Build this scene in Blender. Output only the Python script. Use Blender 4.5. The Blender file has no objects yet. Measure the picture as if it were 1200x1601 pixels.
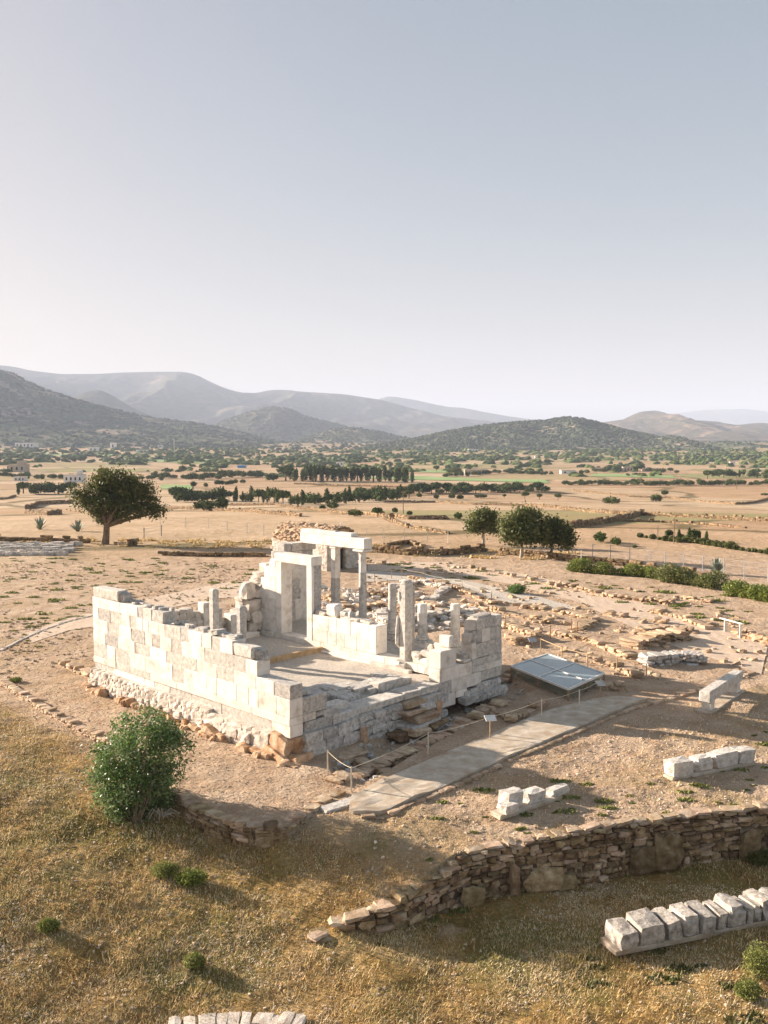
import bpy, math, random
import numpy as np
from mathutils import Vector, Matrix
R = math.radians
random.seed(7); RNG = np.random.default_rng(7)
scene = bpy.context.scene
# ------------------------------------------------------------------ camera
F = 1400.0; HOR = 700.0; CX = 600.0; CY = 800.5; H = 10.0
PITCH = math.atan((CY - HOR) / F); PC, PS = math.cos(PITCH), math.sin(PITCH)
cam_d = bpy.data.cameras.new('camera'); cam = bpy.data.objects.new('camera', cam_d)
scene.collection.objects.link(cam); scene.camera = cam
cam.location = (0, 0, H); cam.rotation_euler = (R(90) - PITCH, 0, 0)
cam_d.sensor_fit = 'VERTICAL'; cam_d.sensor_height = 36.0; cam_d.sensor_width = 27.0
cam_d.lens = F / 1601.0 * 36.0
cam_d.clip_start = 0.1; cam_d.clip_end = 60000
scene.render.resolution_x = 768; scene.render.resolution_y = 1024
# ------------------------------------------------------------------ sky and sun
SUN_EL = R(16.0); SUN_DIR = (-0.910, 0.415)           # horizontal direction towards the sun
world = bpy.data.worlds.new('World'); scene.world = world; world.use_nodes = True
nt = world.node_tree; bg = nt.nodes['Background']
sky = nt.nodes.new('ShaderNodeTexSky'); sky.sky_type = 'NISHITA'; sky.sun_disc = False
sky.sun_elevation = SUN_EL; sky.sun_rotation = math.atan2(SUN_DIR[0], SUN_DIR[1])
sky.altitude = 0; sky.air_density = 1.0; sky.dust_density = 1.8; sky.ozone_density = 1.6
hs_ = nt.nodes.new('ShaderNodeHueSaturation'); hs_.inputs['Saturation'].default_value = 1.3
gm_ = nt.nodes.new('ShaderNodeGamma'); gm_.inputs['Gamma'].default_value = .5
tn_ = nt.nodes.new('ShaderNodeMix'); tn_.data_type = 'RGBA'; tn_.blend_type = 'MULTIPLY'; tn_.inputs[0].default_value = 1; tn_.inputs[7].default_value = (1.06, .876, .785, 1)
nt.links.new(sky.outputs[0], hs_.inputs['Color']); nt.links.new(hs_.outputs[0], gm_.inputs[0]); nt.links.new(gm_.outputs[0], tn_.inputs[6]); nt.links.new(tn_.outputs[2], bg.inputs[0]); bg.inputs[1].default_value = 0.084
sl = bpy.data.lights.new('sun', 'SUN'); sun = bpy.data.objects.new('sun', sl); scene.collection.objects.link(sun)
sl.energy = 5.0; sl.angle = R(0.6); sl.color = (1.0, 0.845, 0.70)
dv = Vector((-SUN_DIR[0] * math.cos(SUN_EL), -SUN_DIR[1] * math.cos(SUN_EL), -math.sin(SUN_EL)))
sun.rotation_euler = dv.to_track_quat('-Z', 'Y').to_euler(); sun.location = (-60, 30, 60)
scene.view_settings.view_transform = 'Standard'; scene.view_settings.look = 'None'
scene.view_settings.exposure = 2.04; scene.view_settings.gamma = 1.0
# ------------------------------------------------------------------ pixel <-> world helpers
def ray(x, y):
    X = (x - CX) / F; Y = -(y - CY) / F
    return (X, PC + Y * PS, -PS + Y * PC)
def at(x, y, z=0.0):
    d = ray(x, y); t = (z - H) / d[2]; return (d[0] * t, d[1] * t, z)
O0 = (-3.0, 28.0); UA = (-.7194, .6946); UB = (.6946, .7194)    # temple axes
def W(a, b, z=0.0): return (O0[0] + a * UA[0] + b * UB[0], O0[1] + a * UA[1] + b * UB[1], z)
# ------------------------------------------------------------------ noise
def _h(ix, iy, s):
    n = (ix * 374761393 + iy * 668265263 + s * 1274126177) & 0xffffffff
    n = ((n ^ (n >> 13)) * 1274126177) & 0xffffffff
    return ((n ^ (n >> 16)) & 0xffff) / 65535.0
def vnoise(x, y, s=0):
    x = np.asarray(x, float); y = np.asarray(y, float)
    ix = np.floor(x).astype(np.int64); iy = np.floor(y).astype(np.int64)
    fx = x - ix; fy = y - iy; fx = fx * fx * (3 - 2 * fx); fy = fy * fy * (3 - 2 * fy)
    a = _h(ix, iy, s); b = _h(ix + 1, iy, s); c = _h(ix, iy + 1, s); d = _h(ix + 1, iy + 1, s)
    return (a + (b - a) * fx) * (1 - fy) + (c + (d - c) * fx) * fy
def fbm(x, y, o=4, s=0):
    t = 0; a = .5
    for i in range(o): t = t + a * (vnoise(x, y, s + i) - .5); x = x * 2.03 + 11.3; y = y * 2.03 + 5.1; a *= .5
    return t
def sstep(a, b, x):
    t = np.clip((x - a) / (b - a), 0, 1); return t * t * (3 - 2 * t)
def inpoly(px, py, P):
    r = np.zeros(np.shape(px), bool); n = len(P)
    for i in range(n):
        x1, y1 = P[i]; x2, y2 = P[(i + 1) % n]
        if y1 == y2: continue
        c = ((y1 > py) != (y2 > py)) & (px < (x2 - x1) * (py - y1) / (y2 - y1) + x1); r ^= c
    return r
def pdist(px, py, P, closed=False):
    d = np.full(np.shape(px), 1e9); n = len(P)
    for i in range(n if closed else n - 1):
        x1, y1 = P[i]; x2, y2 = P[(i + 1) % n]; vx, vy = x2 - x1, y2 - y1; L = vx * vx + vy * vy + 1e-12
        t = np.clip(((px - x1) * vx + (py - y1) * vy) / L, 0, 1)
        d = np.minimum(d, np.hypot(px - x1 - t * vx, py - y1 - t * vy))
    return d
# ------------------------------------------------------------------ terrain
def px2(L, z=0.0): return [at(x, y, z)[:2] for x, y in L]
EDGE1 = px2([(-60, 1040), (0, 1068), (30, 1088), (75, 1117), (120, 1142), (160, 1162), (205, 1190), (240, 1218), (268, 1240), (296, 1262), (340, 1283), (400, 1296), (440, 1294), (480, 1277), (512, 1254), (548, 1238)])
P1 = EDGE1 + [(0.5, 26.5), (20, 40), (60, 120), (-90, 120), (-60, 45)]
WALL2 = px2([(500, 1466)], -1.05) + px2([(530, 1436)], -.8) + px2([(560, 1414)], -.5) + px2([(600, 1390)], -.25) + px2([(640, 1370), (720, 1338), (800, 1322), (900, 1308), (1000, 1292), (1100, 1280), (1215, 1268), (1400, 1250)], -.12)
P2 = WALL2 + [(60, 20), (60, -40), (-3, -40), (-2.2, 14.0)]
TRENCH = px2([(520, 1212), (512, 1190), (600, 1142), (690, 1092), (792, 1046), (836, 1078), (740, 1128), (640, 1184), (575, 1222)])
def T(x, y):
    x = np.asarray(x, float); y = np.asarray(y, float)
    ds = (x + .5) * (-.634) + (y - 17.3) * (-.774)
    s = sstep(-4.8, -1.2, ds)
    Lo = -1.35 + .085 * np.clip(-x - 4, 0, 14) + .05 * np.clip(y - 17, -14, 0) + .09 * np.clip(y - 17, 0, 8) * sstep(2, -2, x) + .22 * fbm(x * .35, y * .35, 3, 5)
    up = Lo * s - .12 * sstep(24.5, 20.5, y) * (1 - s)
    in1 = inpoly(x, y, P1); up = np.where(in1, 0., up)
    z = np.where(inpoly(x, y, P2), Lo, up)
    # excavated strip in front of the temple
    dt = pdist(x, y, TRENCH, True); dt = np.where(inpoly(x, y, TRENCH), dt, -dt)
    z = z - .32 * sstep(-.05, .35, dt)
    # small scale roughness
    rough = np.where(in1, .35, 1.0) * sstep(80, 20, y) + .25
    z = z + .13 * fbm(x * 1.1, y * 1.1, 5, 21) * rough + .055 * fbm(x * 4.3, y * 4.3, 4, 71) * np.where(in1, .25, 1.0) * sstep(60, 26, y) + .5 * fbm(x * .05, y * .05, 3, 3) * sstep(48, 90, y)
    r = np.hypot(x, y)
    # the plain beyond the knoll
    z = z - 8.0 * sstep(92, 320, r) + 34 * sstep(650, 2700, r) + 2.2 * fbm(x * .012, y * .012, 3, 9) * sstep(110, 300, r)
    # step of the bank behind the site on the right
    return z
def Tf(x, y): return float(T(np.array([x]), np.array([y]))[0])
def G(px, py):
    d = ray(px, py); ts = np.geomspace(8, 9000, 1500)
    X = d[0] * ts; Y = d[1] * ts; Z = H + d[2] * ts; dz = Z - T(X, Y)
    k = np.argmax(dz < 0) if (dz < 0).any() else len(ts) - 1
    k = max(k, 1); a, b = dz[k - 1], dz[k]; t = ts[k - 1] + (ts[k] - ts[k - 1]) * (a / (a - b + 1e-9))
    x, y = d[0] * t, d[1] * t
    return (x, y, Tf(x, y))
def ppm(p): return F / (p[1] * PC + (H - p[2]) * PS)   # target pixels per metre at p
# ------------------------------------------------------------------ materials
MATS = {}
def mat(name, cols, scale=1.0, rough=.9, bump=.0, bscale=20., detail=6., island=.0, spec=.2, coords='obj', wave=None, stops=None, bdist=.02, trans=0., hue=0.):
    """cols: 2..4 base colours mixed by noise; island: brightness spread per stone or leaf"""
    if name in MATS: return MATS[name]
    m = bpy.data.materials.new(name); m.use_nodes = True; MATS[name] = m
    n = m.node_tree.nodes; l = m.node_tree.links; b = n['Principled BSDF']
    g = n.new('ShaderNodeNewGeometry'); src = g.outputs['Position']
    if coords == 'gen': tc = n.new('ShaderNodeTexCoord'); src = tc.outputs['Object']
    t = n.new('ShaderNodeTexNoise'); t.inputs['Scale'].default_value = scale; t.inputs['Detail'].default_value = detail; t.inputs['Roughness'].default_value = .65
    l.new(src, t.inputs['Vector'])
    r = n.new('ShaderNodeValToRGB'); e = r.color_ramp.elements
    k = len(cols); st = stops or [.3 + .4 * i / max(1, k - 1) for i in range(k)]
    e[0].position = st[0]; e[0].color = (*cols[0], 1); e[1].position = st[-1]; e[1].color = (*cols[-1], 1)
    for i in range(1, k - 1): q = e.new(st[i]); q.color = (*cols[i], 1)
    l.new(t.outputs['Fac'], r.inputs['Fac']); out = r.outputs['Color']
    if island > 0:
        hs = n.new('ShaderNodeHueSaturation'); mr = n.new('ShaderNodeMapRange')
        mr.inputs['To Min'].default_value = 1 - island; mr.inputs['To Max'].default_value = 1 + island
        l.new(g.outputs['Random Per Island'], mr.inputs['Value']); l.new(mr.outputs[0], hs.inputs['Value'])
        if hue:
            mh = n.new('ShaderNodeMapRange'); mh.inputs['To Min'].default_value = .5 - hue; mh.inputs['To Max'].default_value = .5 + hue
            ml = n.new('ShaderNodeMath'); ml.operation = 'FRACT'; mm = n.new('ShaderNodeMath'); mm.operation = 'MULTIPLY'; mm.inputs[1].default_value = 7.31
            l.new(g.outputs['Random Per Island'], mm.inputs[0]); l.new(mm.outputs[0], ml.inputs[0]); l.new(ml.outputs[0], mh.inputs['Value']); l.new(mh.outputs[0], hs.inputs['Hue'])
        l.new(out, hs.inputs['Color']); out = hs.outputs['Color']
    l.new(out, b.inputs['Base Color']); b.inputs['Roughness'].default_value = rough; b.inputs['Specular IOR Level'].default_value = spec
    if bump > 0:
        t2 = n.new('ShaderNodeTexNoise'); t2.inputs['Scale'].default_value = bscale; t2.inputs['Detail'].default_value = 8; t2.inputs['Roughness'].default_value = .7
        l.new(src, t2.inputs['Vector']); bp = n.new('ShaderNodeBump'); bp.inputs['Strength'].default_value = bump; bp.inputs['Distance'].default_value = bdist
        l.new(t2.outputs['Fac'], bp.inputs['Height']); l.new(bp.outputs[0], b.inputs['Normal'])
    if trans > 0:   # thin leaves let light through
        tr = n.new('ShaderNodeBsdfTranslucent'); l.new(out, tr.inputs['Color']); mx = n.new('ShaderNodeMixShader'); mx.inputs[0].default_value = trans
        l.new(b.outputs[0], mx.inputs[1]); l.new(tr.outputs[0], mx.inputs[2]); l.new(mx.outputs[0], n['Material Output'].inputs['Surface'])
    return m
M_white = mat('new_marble', [(.50, .43, .35), (.72, .66, .58), (.82, .77, .70)], 2.6, .8, .6, 22, detail=12, island=.11, stops=[.30, .47, .68])
M_old = mat('old_marble', [(.34, .31, .27), (.57, .53, .47), (.74, .70, .63)], 7, .95, 1., 26, detail=12, island=.10, bdist=.03)
M_grey = mat('weathered_marble', [(.25, .23, .21), (.48, .45, .41), (.68, .64, .58)], 8, .95, 1., 22, detail=12, island=.14, bdist=.03)
M_lichen = mat('lichened_marble', [(.16, .14, .12), (.42, .38, .33), (.66, .60, .53)], 7, .95, 1., 20, detail=12, island=.15, bdist=.04)
M_rub = mat('rubble_stone', [(.26, .17, .10), (.42, .31, .21), (.56, .45, .34)], 3, .95, .9, 14, island=.22, hue=.01, bdist=.03)
M_pale = mat('pale_rubble_stone', [(.42, .36, .29), (.58, .52, .45), (.70, .65, .58)], 3, .95, .9, 14, island=.15, bdist=.03)
M_orange = mat('orange_stone', [(.30, .17, .09), (.50, .32, .19), (.66, .52, .38)], 3, .95, .9, 10, island=.2, bdist=.04)
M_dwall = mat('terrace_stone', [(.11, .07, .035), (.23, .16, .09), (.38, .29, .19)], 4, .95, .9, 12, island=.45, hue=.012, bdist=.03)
M_core = mat('wall_core', [(.07, .05, .035), (.14, .10, .07)], 3, 1)
M_grav = mat('floor_gravel', [(.34, .30, .25), (.50, .45, .38), (.62, .56, .49)], 9, 1, 1., 40, detail=10, bdist=.03)
M_earth = mat('eroded_stone', [(.32, .22, .135), (.47, .34, .225), (.58, .44, .32)], 2.5, .98, .9, 14, island=.18, hue=.008, bdist=.04)
M_concrete = mat('path_concrete', [(.38, .28, .19), (.46, .39, .30), (.62, .55, .46)], 2.2, .95, .9, 30, detail=12, bdist=.015)
M_wood = mat('weathered_wood', [(.36, .24, .13), (.55, .40, .24)], 4, .8, .4, 20)
M_rope = mat('rope_fibre', [(.55, .47, .35), (.70, .62, .48)], 10, .9)
M_rust = mat('rusted_iron', [(.22, .11, .06), (.38, .22, .13)], 8, .9)
M_metal = mat('galvanised_metal', [(.35, .36, .37), (.5, .51, .52)], 6, .5)
M_sign = mat('sign_board', [(.62, .60, .55), (.75, .73, .68)], 6, .5)
M_bark = mat('bark', [(.09, .06, .04), (.20, .15, .10), (.30, .24, .18)], 6, .95, .8, 12)
M_palebark = mat('pale_bark', [(.30, .26, .21), (.48, .43, .36)], 6, .95, .6, 12)
M_leafd = mat('dark_leaf', [(.045, .06, .015), (.09, .105, .025), (.17, .16, .045)], .9, .55, island=.35, spec=.3, trans=.25, hue=.015)
M_leafo = mat('olive_leaf', [(.06, .08, .025), (.12, .14, .04), (.22, .22, .08)], .9, .55, island=.35, spec=.3, trans=.25, hue=.015)
M_leafb = mat('bush_leaf', [(.08, .13, .035), (.13, .21, .06), (.22, .30, .12)], 2.0, .4, island=.5, spec=.35, trans=.3, hue=.015)
M_leafy = mat('yellow_green_leaf', [(.08, .12, .02), (.16, .20, .04), (.26, .27, .07)], 1.5, .55, island=.35, trans=.3)
M_agave = mat('agave_leaf', [(.16, .20, .15), (.28, .32, .25)], 4, .6)
M_far = mat('far_foliage', [(.045, .068, .020), (.080, .112, .032), (.13, .15, .05)], .05, .9, island=.4, hue=.02)
M_scrub = mat('hill_scrub', [(.045, .065, .040), (.075, .095, .060), (.12, .13, .08)], .01, .95, island=.35)
M_plaster = mat('whitewash', [(.66, .64, .60), (.80, .78, .74)], .8, .8)
M_dark = mat('window_glass', [(.03, .035, .04), (.06, .07, .08)], 1, .2)
M_blue = mat('blue_paint', [(.05, .22, .45), (.08, .28, .52)], 1, .5)
M_straw = mat('straw', [(.34, .22, .08), (.60, .45, .22), (.78, .66, .45)], 1.2, .9, island=.45, hue=.02, trans=.2, stops=[.25, .5, .75])
M_litter = mat('straw_litter', [(.52, .38, .20), (.74, .61, .42), (.85, .76, .60)], 1.5, .9, island=.3, stops=[.3, .5, .7])
M_weed = mat('weed_leaf', [(.12, .14, .04), (.20, .22, .06), (.32, .31, .12)], 2, .8, island=.35, trans=.2)
M_pebb = mat('pebble', [(.34, .25, .16), (.48, .38, .28), (.62, .54, .45)], 5, .95, island=.35)
# ------------------------------------------------------------------ object helpers
COL = scene.collection
def tag(o, label, cat, group=None, kind=None):
    if label: o['label'] = label
    if cat: o['category'] = cat
    if group: o['group'] = group
    if kind: o['kind'] = kind
    return o
def thing(name, label, cat, loc=(0, 0, 0), group=None):
    o = bpy.data.objects.new(name, None); COL.objects.link(o); o.location = loc; o.empty_display_size = .3
    bpy.context.view_layer.update()
    return tag(o, label, cat, group)
def wloc(o):
    v = Vector(o.location)
    while o.parent: o = o.parent; v = v + o.location
    return v
class MB:
    def __init__(s): s.v = []; s.f = []; s.m = []; s.n = 0; s.mats = []
    def mi(s, m):
        if m not in s.mats: s.mats.append(m)
        return s.mats.index(m)
    def add(s, V, Fc, m):
        V = np.asarray(V, float).reshape(-1, 3); k = s.mi(m)
        s.v.append(V)
        for arr in (Fc if isinstance(Fc, list) else [Fc]):
            arr = np.asarray(arr, np.int64) + s.n
            s.f.append(arr); s.m.append(np.full(len(arr), k))
        s.n += len(V)
    def build(s, name, parent=None, loc=None, smooth=False):
        me = bpy.data.meshes.new(name)
        V = np.concatenate(s.v) if s.v else np.zeros((0, 3))
        o = bpy.data.objects.new(name, me)
        org = np.array(wloc(parent)) if (parent is not None and loc is None) else np.array(loc if loc is not None else (0, 0, 0), float)
        V = V - org
        tot = sum(len(a) for a in s.f); ls = np.concatenate([a.reshape(-1) for a in s.f])
        lt = np.concatenate([np.full(len(a), a.shape[1]) for a in s.f]); st = np.concatenate([[0], np.cumsum(lt)[:-1]])
        me.vertices.add(len(V)); me.vertices.foreach_set('co', V.astype(np.float32).ravel())
        me.loops.add(len(ls)); me.loops.foreach_set('vertex_index', ls.astype(np.int32))
        me.polygons.add(tot); me.polygons.foreach_set('loop_start', st.astype(np.int32)); me.polygons.foreach_set('loop_total', lt.astype(np.int32))
        me.polygons.foreach_set('material_index', np.concatenate(s.m).astype(np.int32))
        me.polygons.foreach_set('use_smooth', np.full(tot, smooth))
        for m in s.mats: me.materials.append(m)
        me.update(calc_edges=True); me.validate()
        COL.objects.link(o)
        if parent is not None: o.parent = parent
        elif loc is not None: o.location = loc
        if parent is not None and loc is not None: o.location = Vector(loc) - wloc(parent)
        return o
# chamfered box template
_cb = []
_s = [(-1, -1, -1), (1, -1, -1), (1, 1, -1), (-1, 1, -1), (-1, -1, 1), (1, -1, 1), (1, 1, 1), (-1, 1, 1)]
for ax in range(3):
    for c in _s: _cb.append((ax, c))
def _ci(ax, c): return _cb.index((ax, c))
_cbf4 = []; _cbf3 = []
for ax in range(3):
    for sg in (-1, 1):
        o2 = [i for i in range(3) if i != ax]; q = []
        for u, v in ((-1, -1), (1, -1), (1, 1), (-1, 1)):
            c = [0, 0, 0]; c[ax] = sg; c[o2[0]] = u; c[o2[1]] = v; q.append(_ci(ax, tuple(c)))
        if (sg > 0) == (ax == 1): q = q[::-1]
        _cbf4.append(q)
for ax in range(3):
    o2 = [i for i in range(3) if i != ax]
    for u in (-1, 1):
        for v in (-1, 1):
            c1 = [0, 0, 0]; c2 = [0, 0, 0]; c1[ax] = -1; c2[ax] = 1
            for c in (c1, c2): c[o2[0]] = u; c[o2[1]] = v
            _cbf4.append([_ci(o2[0], tuple(c1)), _ci(o2[0], tuple(c2)), _ci(o2[1], tuple(c2)), _ci(o2[1], tuple(c1))])
for c in _s: _cbf3.append([_ci(0, c), _ci(1, c), _ci(2, c)])
def cbox(mb, c, h, m, ux=(1, 0, 0), uy=(0, 1, 0), uz=(0, 0, 1), ch=.012, jit=0.0):
    """chamfered box: centre, half sizes, axes"""
    ch = min(ch, min(h) * .6)
    P = []; J = {k: [random.uniform(-jit, jit) for _ in range(3)] for k in _s}
    U = np.array([ux, uy, uz], float)
    for ax, k in _cb:
        q = [k[i] * (h[i] - (0 if i == ax else ch)) + J[k][i] for i in range(3)]
        P.append(np.array(c, float) + q[0] * U[0] + q[1] * U[1] + q[2] * U[2])
    mb.add(np.array(P), [np.array(_cbf4), np.array(_cbf3)], m)
UA3 = (UA[0], UA[1], 0); UB3 = (UB[0], UB[1], 0)
def tb(mb, a0, a1, b0, b1, z0, z1, m, ch=.012, jit=0.0):
    """box in temple coordinates"""
    c = W((a0 + a1) / 2, (b0 + b1) / 2, (z0 + z1) / 2)
    cbox(mb, c, (abs(a1 - a0) / 2, abs(b1 - b0) / 2, abs(z1 - z0) / 2), m, UA3, UB3, (0, 0, 1), ch, jit)
# rounded stone template
_st = [(i, j, k) for i in (-1, 0, 1) for j in (-1, 0, 1) for k in (-1, 0, 1) if (i, j, k) != (0, 0, 0)]
_sidx = {p: i for i, p in enumerate(_st)}
_sf = []
for ax in range(3):
    o2 = [i for i in range(3) if i != ax]
    for sg in (-1, 1):
        for u in (-1, 0):
            for v in (-1, 0):
                q = []
                for du, dv_ in ((0, 0), (1, 0), (1, 1), (0, 1)):
                    c = [0, 0, 0]; c[ax] = sg; c[o2[0]] = u + du; c[o2[1]] = v + dv_; q.append(_sidx[tuple(c)])
                if (sg > 0) == (ax == 1): q = q[::-1]
                _sf.append(q)
_sf = np.array(_sf); _sv = np.array(_st, float)
def stones(mb, C, Hs, ang, m, k=.35, jit=.16, tilt=.12, ax=None):
    """N rounded irregular stones; C (N,3), Hs (N,3) half sizes, ang (N) yaw"""
    C = np.asarray(C, float); Hs = np.asarray(Hs, float); N = len(C)
    if N == 0: return
    nrm = np.linalg.norm(_sv, axis=1, keepdims=True); base = _sv * (1 - k) + _sv / nrm * k * 1.15
    V = base[None] + RNG.uniform(-jit, jit, (N, 26, 3)); V *= Hs[:, None, :]
    ca, sa = np.cos(ang), np.sin(ang); t1 = RNG.normal(0, tilt, N); t2 = RNG.normal(0, tilt, N)
    y = V[:, :, 1] * np.cos(t1)[:, None] - V[:, :, 2] * np.sin(t1)[:, None]; z = V[:, :, 1] * np.sin(t1)[:, None] + V[:, :, 2] * np.cos(t1)[:, None]
    x = V[:, :, 0] * np.cos(t2)[:, None] - z * np.sin(t2)[:, None]; z = V[:, :, 0] * np.sin(t2)[:, None] + z * np.cos(t2)[:, None]
    X = x * ca[:, None] - y * sa[:, None]; Y = x * sa[:, None] + y * ca[:, None]
    V = np.stack([X, Y, z], -1) + C[:, None, :]
    Fc = _sf[None] + (np.arange(N) * 26)[:, None, None]
    mb.add(V.reshape(-1, 3), Fc.reshape(-1, 4), m)
def polysample(P, step):
    out = []; P = [tuple(p) for p in P]
    for i in range(len(P) - 1):
        L = math.dist(P[i][:2], P[i + 1][:2]); n = max(1, int(L / step))
        for k in range(n):
            t = k / n; out.append(tuple(P[i][j] + (P[i + 1][j] - P[i][j]) * t for j in range(len(P[i]))))
    out.append(P[-1]); return out
def arc(P):
    d = [0.]
    for i in range(len(P) - 1): d.append(d[-1] + math.dist(P[i][:2], P[i + 1][:2]))
    return np.array(d)
def drywall(mb, P, z0f, z1f, th, m, sl=(.2, .5), sh=(.10, .2), core=True, cap=None, k=.3, jit=.14, proud=.0):
    """coursed rubble along plan polyline P; z0f, z1f heights as functions of arc length"""
    D = arc(P); L = D[-1]; A = np.array([p[:2] for p in P])
    zmin = min(z0f(t) for t in np.linspace(0, L, 30)); zmax = max(z1f(t) for t in np.linspace(0, L, 60))
    C, S, An = [], [], []; z = zmin
    while z < zmax:
        h = random.uniform(*sh); s = random.uniform(-.3, 0)
        while s < L:
            l = random.uniform(*sl); c = s + l / 2; s += l
            if c < 0 or c > L: continue
            if z + h * .4 < z0f(c) or z + h * .6 > z1f(c): continue
            x = np.interp(c, D, A[:, 0]); y = np.interp(c, D, A[:, 1])
            x2 = np.interp(min(L, c + .05), D, A[:, 0]); y2 = np.interp(min(L, c + .05), D, A[:, 1]); x1 = np.interp(max(0, c - .05), D, A[:, 0]); y1 = np.interp(max(0, c - .05), D, A[:, 1])
            an = math.atan2(y2 - y1, x2 - x1)
            hh = h * random.uniform(.85, 1.1) / 2
            C.append((x + random.uniform(-.05, .05) * th * 2, y + random.uniform(-.03, .03) * th * 2, z + h / 2)); S.append((l / 2 * .95, th / 2 * random.uniform(.86, 1.12), hh * .95)); An.append(an)
        z += h * .97
    if isinstance(m, (list, tuple)):
        pick = RNG.integers(0, len(m), len(C)); C, S, An = np.array(C), np.array(S), np.array(An)
        for q_, mm_ in enumerate(m): stones(mb, C[pick == q_], S[pick == q_], An[pick == q_], mm_, k, jit, .05)
    else: stones(mb, C, S, np.array(An), m, k, jit, .04)
    if core:
        for i in range(len(P) - 1):
            p, q = P[i], P[i + 1]; l = math.dist(p[:2], q[:2]); u = ((q[0] - p[0]) / l, (q[1] - p[1]) / l, 0)
            n = max(1, int(l / .6))
            for j in range(n):
                t = (j + .5) / n; c = D[i] + l * t; zb = z0f(c); zt = z1f(c) - .12
                if zt - zb < .08: continue
                cbox(mb, (p[0] + u[0] * l * t, p[1] + u[1] * l * t, (zb + zt) / 2 - .05), (l / n / 2 * .98, th * .36, (zt - zb) / 2), M_core, u, (-u[1], u[0], 0), (0, 0, 1), .01)
def tube(mb, P, Rr, m, n=8, cap=True):
    P = np.array(P, float); k = len(P)
    Tn = np.gradient(P, axis=0); Tn /= np.linalg.norm(Tn, axis=1, keepdims=True) + 1e-9
    up = np.array([0, 0, 1.]) if abs(Tn[0, 2]) < .9 else np.array([1., 0, 0])
    V = []
    for i in range(k):
        a = np.cross(Tn[i], up); a /= np.linalg.norm(a) + 1e-9; b = np.cross(a, Tn[i])
        for j in range(n):
            w = 2 * math.pi * j / n; V.append(P[i] + (a * math.cos(w) + b * math.sin(w)) * Rr[i])
    Fq = [[i * n + j, i * n + (j + 1) % n, (i + 1) * n + (j + 1) % n, (i + 1) * n + j] for i in range(k - 1) for j in range(n)]
    fl = [np.array(Fq)]
    if cap: fl.append(np.array([[0 * n + (n - 1 - j) for j in range(n)], [(k - 1) * n + j for j in range(n)]]))
    mb.add(V, fl, m)
def lathe(mb, c, prof, m, n=16, tw=0):
    """prof: (r, z) list"""
    V = []; k = len(prof)
    for r, z in prof:
        for j in range(n): w = 2 * math.pi * (j + tw) / n; V.append((c[0] + r * math.cos(w), c[1] + r * math.sin(w), z))
    Fq = [[i * n + j, i * n + (j + 1) % n, (i + 1) * n + (j + 1) % n, (i + 1) * n + j] for i in range(k - 1) for j in range(n)]
    mb.add(V, [np.array(Fq), np.array([[(n - 1 - j) for j in range(n)], [(k - 1) * n + j for j in range(n)]])], m)
def leaves(mb, ell, n, size, m, shell=.55, clump=0, cl_r=.25, asp=.5, squash=1., up=0.):
    """n leaves in a list of ellipsoids (cx,cy,cz,rx,ry,rz)"""
    E_ = np.array(ell, float); w = (E_[:, 3] * E_[:, 4] * E_[:, 5]) ** .67; w /= w.sum()
    def pts(k):
        e = E_[RNG.choice(len(E_), k, p=w)]; d = RNG.normal(size=(k, 3)); d /= np.linalg.norm(d, axis=1, keepdims=True)
        r = (shell + (1 - shell) * RNG.random(k)) ** .8
        return e[:, :3] + d * e[:, 3:6] * r[:, None]
    if clump:
        c = pts(clump); P = c[RNG.integers(0, clump, n)] + RNG.normal(0, cl_r / 2, (n, 3)) * [1, 1, .8]
    else: P = pts(n)
    a = RNG.normal(size=(n, 3)); a[:, 2] += up; a /= np.linalg.norm(a, axis=1, keepdims=True)
    b = np.cross(a, RNG.normal(size=(n, 3))); b /= np.linalg.norm(b, axis=1, keepdims=True)
    s = size * RNG.uniform(.6, 1.3, n)[:, None]
    V = np.stack([P - a * s, P + b * s * asp, P + a * s, P - b * s * asp], 1).reshape(-1, 3)
    mb.add(V, np.arange(4 * n).reshape(-1, 4), m)
def struct(o, kind='structure'): o['kind'] = kind; return o
def ribbon(name, L, R_, m, dz=.02, th=.0, nx=6, step=.8, kind='structure'):
    """ground strip between left and right plan lines, draped on the terrain"""
    n = max(2, int(max(arc(L)[-1], arc(R_)[-1]) / step)); mb = MB()
    def rs(P):
        D = arc(P); t = np.linspace(0, D[-1], n + 1); A = np.array([p[:2] for p in P]); return np.stack([np.interp(t, D, A[:, 0]), np.interp(t, D, A[:, 1])], 1)
    a, b = rs(L), rs(R_); u = np.linspace(0, 1, nx + 1)
    X = a[:, None, 0] * (1 - u) + b[:, None, 0] * u; Y = a[:, None, 1] * (1 - u) + b[:, None, 1] * u
    Z = T(X, Y); Z = np.where(True, Z, Z) + dz + th
    V = np.stack([X, Y, Z], -1).reshape(-1, 3); w = nx + 1
    q = [[i * w + j, i * w + j + 1, (i + 1) * w + j + 1, (i + 1) * w + j] for i in range(n) for j in range(nx)]
    mb.add(V, np.array(q), m)
    if th > 0:
        rim = [i * w for i in range(n + 1)] + [n * w + j for j in range(1, w)] + [i * w + nx for i in range(n - 1, -1, -1)] + [j for j in range(nx - 1, 0, -1)]
        top = V[rim]; bot = top.copy(); bot[:, 2] -= th + .25; k = len(rim)
        mb.add(np.concatenate([top, bot]), np.array([[i, (i + 1) % k, k + (i + 1) % k, k + i] for i in range(k)]), m)
    o = mb.build(name); struct(o, kind); return o
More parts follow.
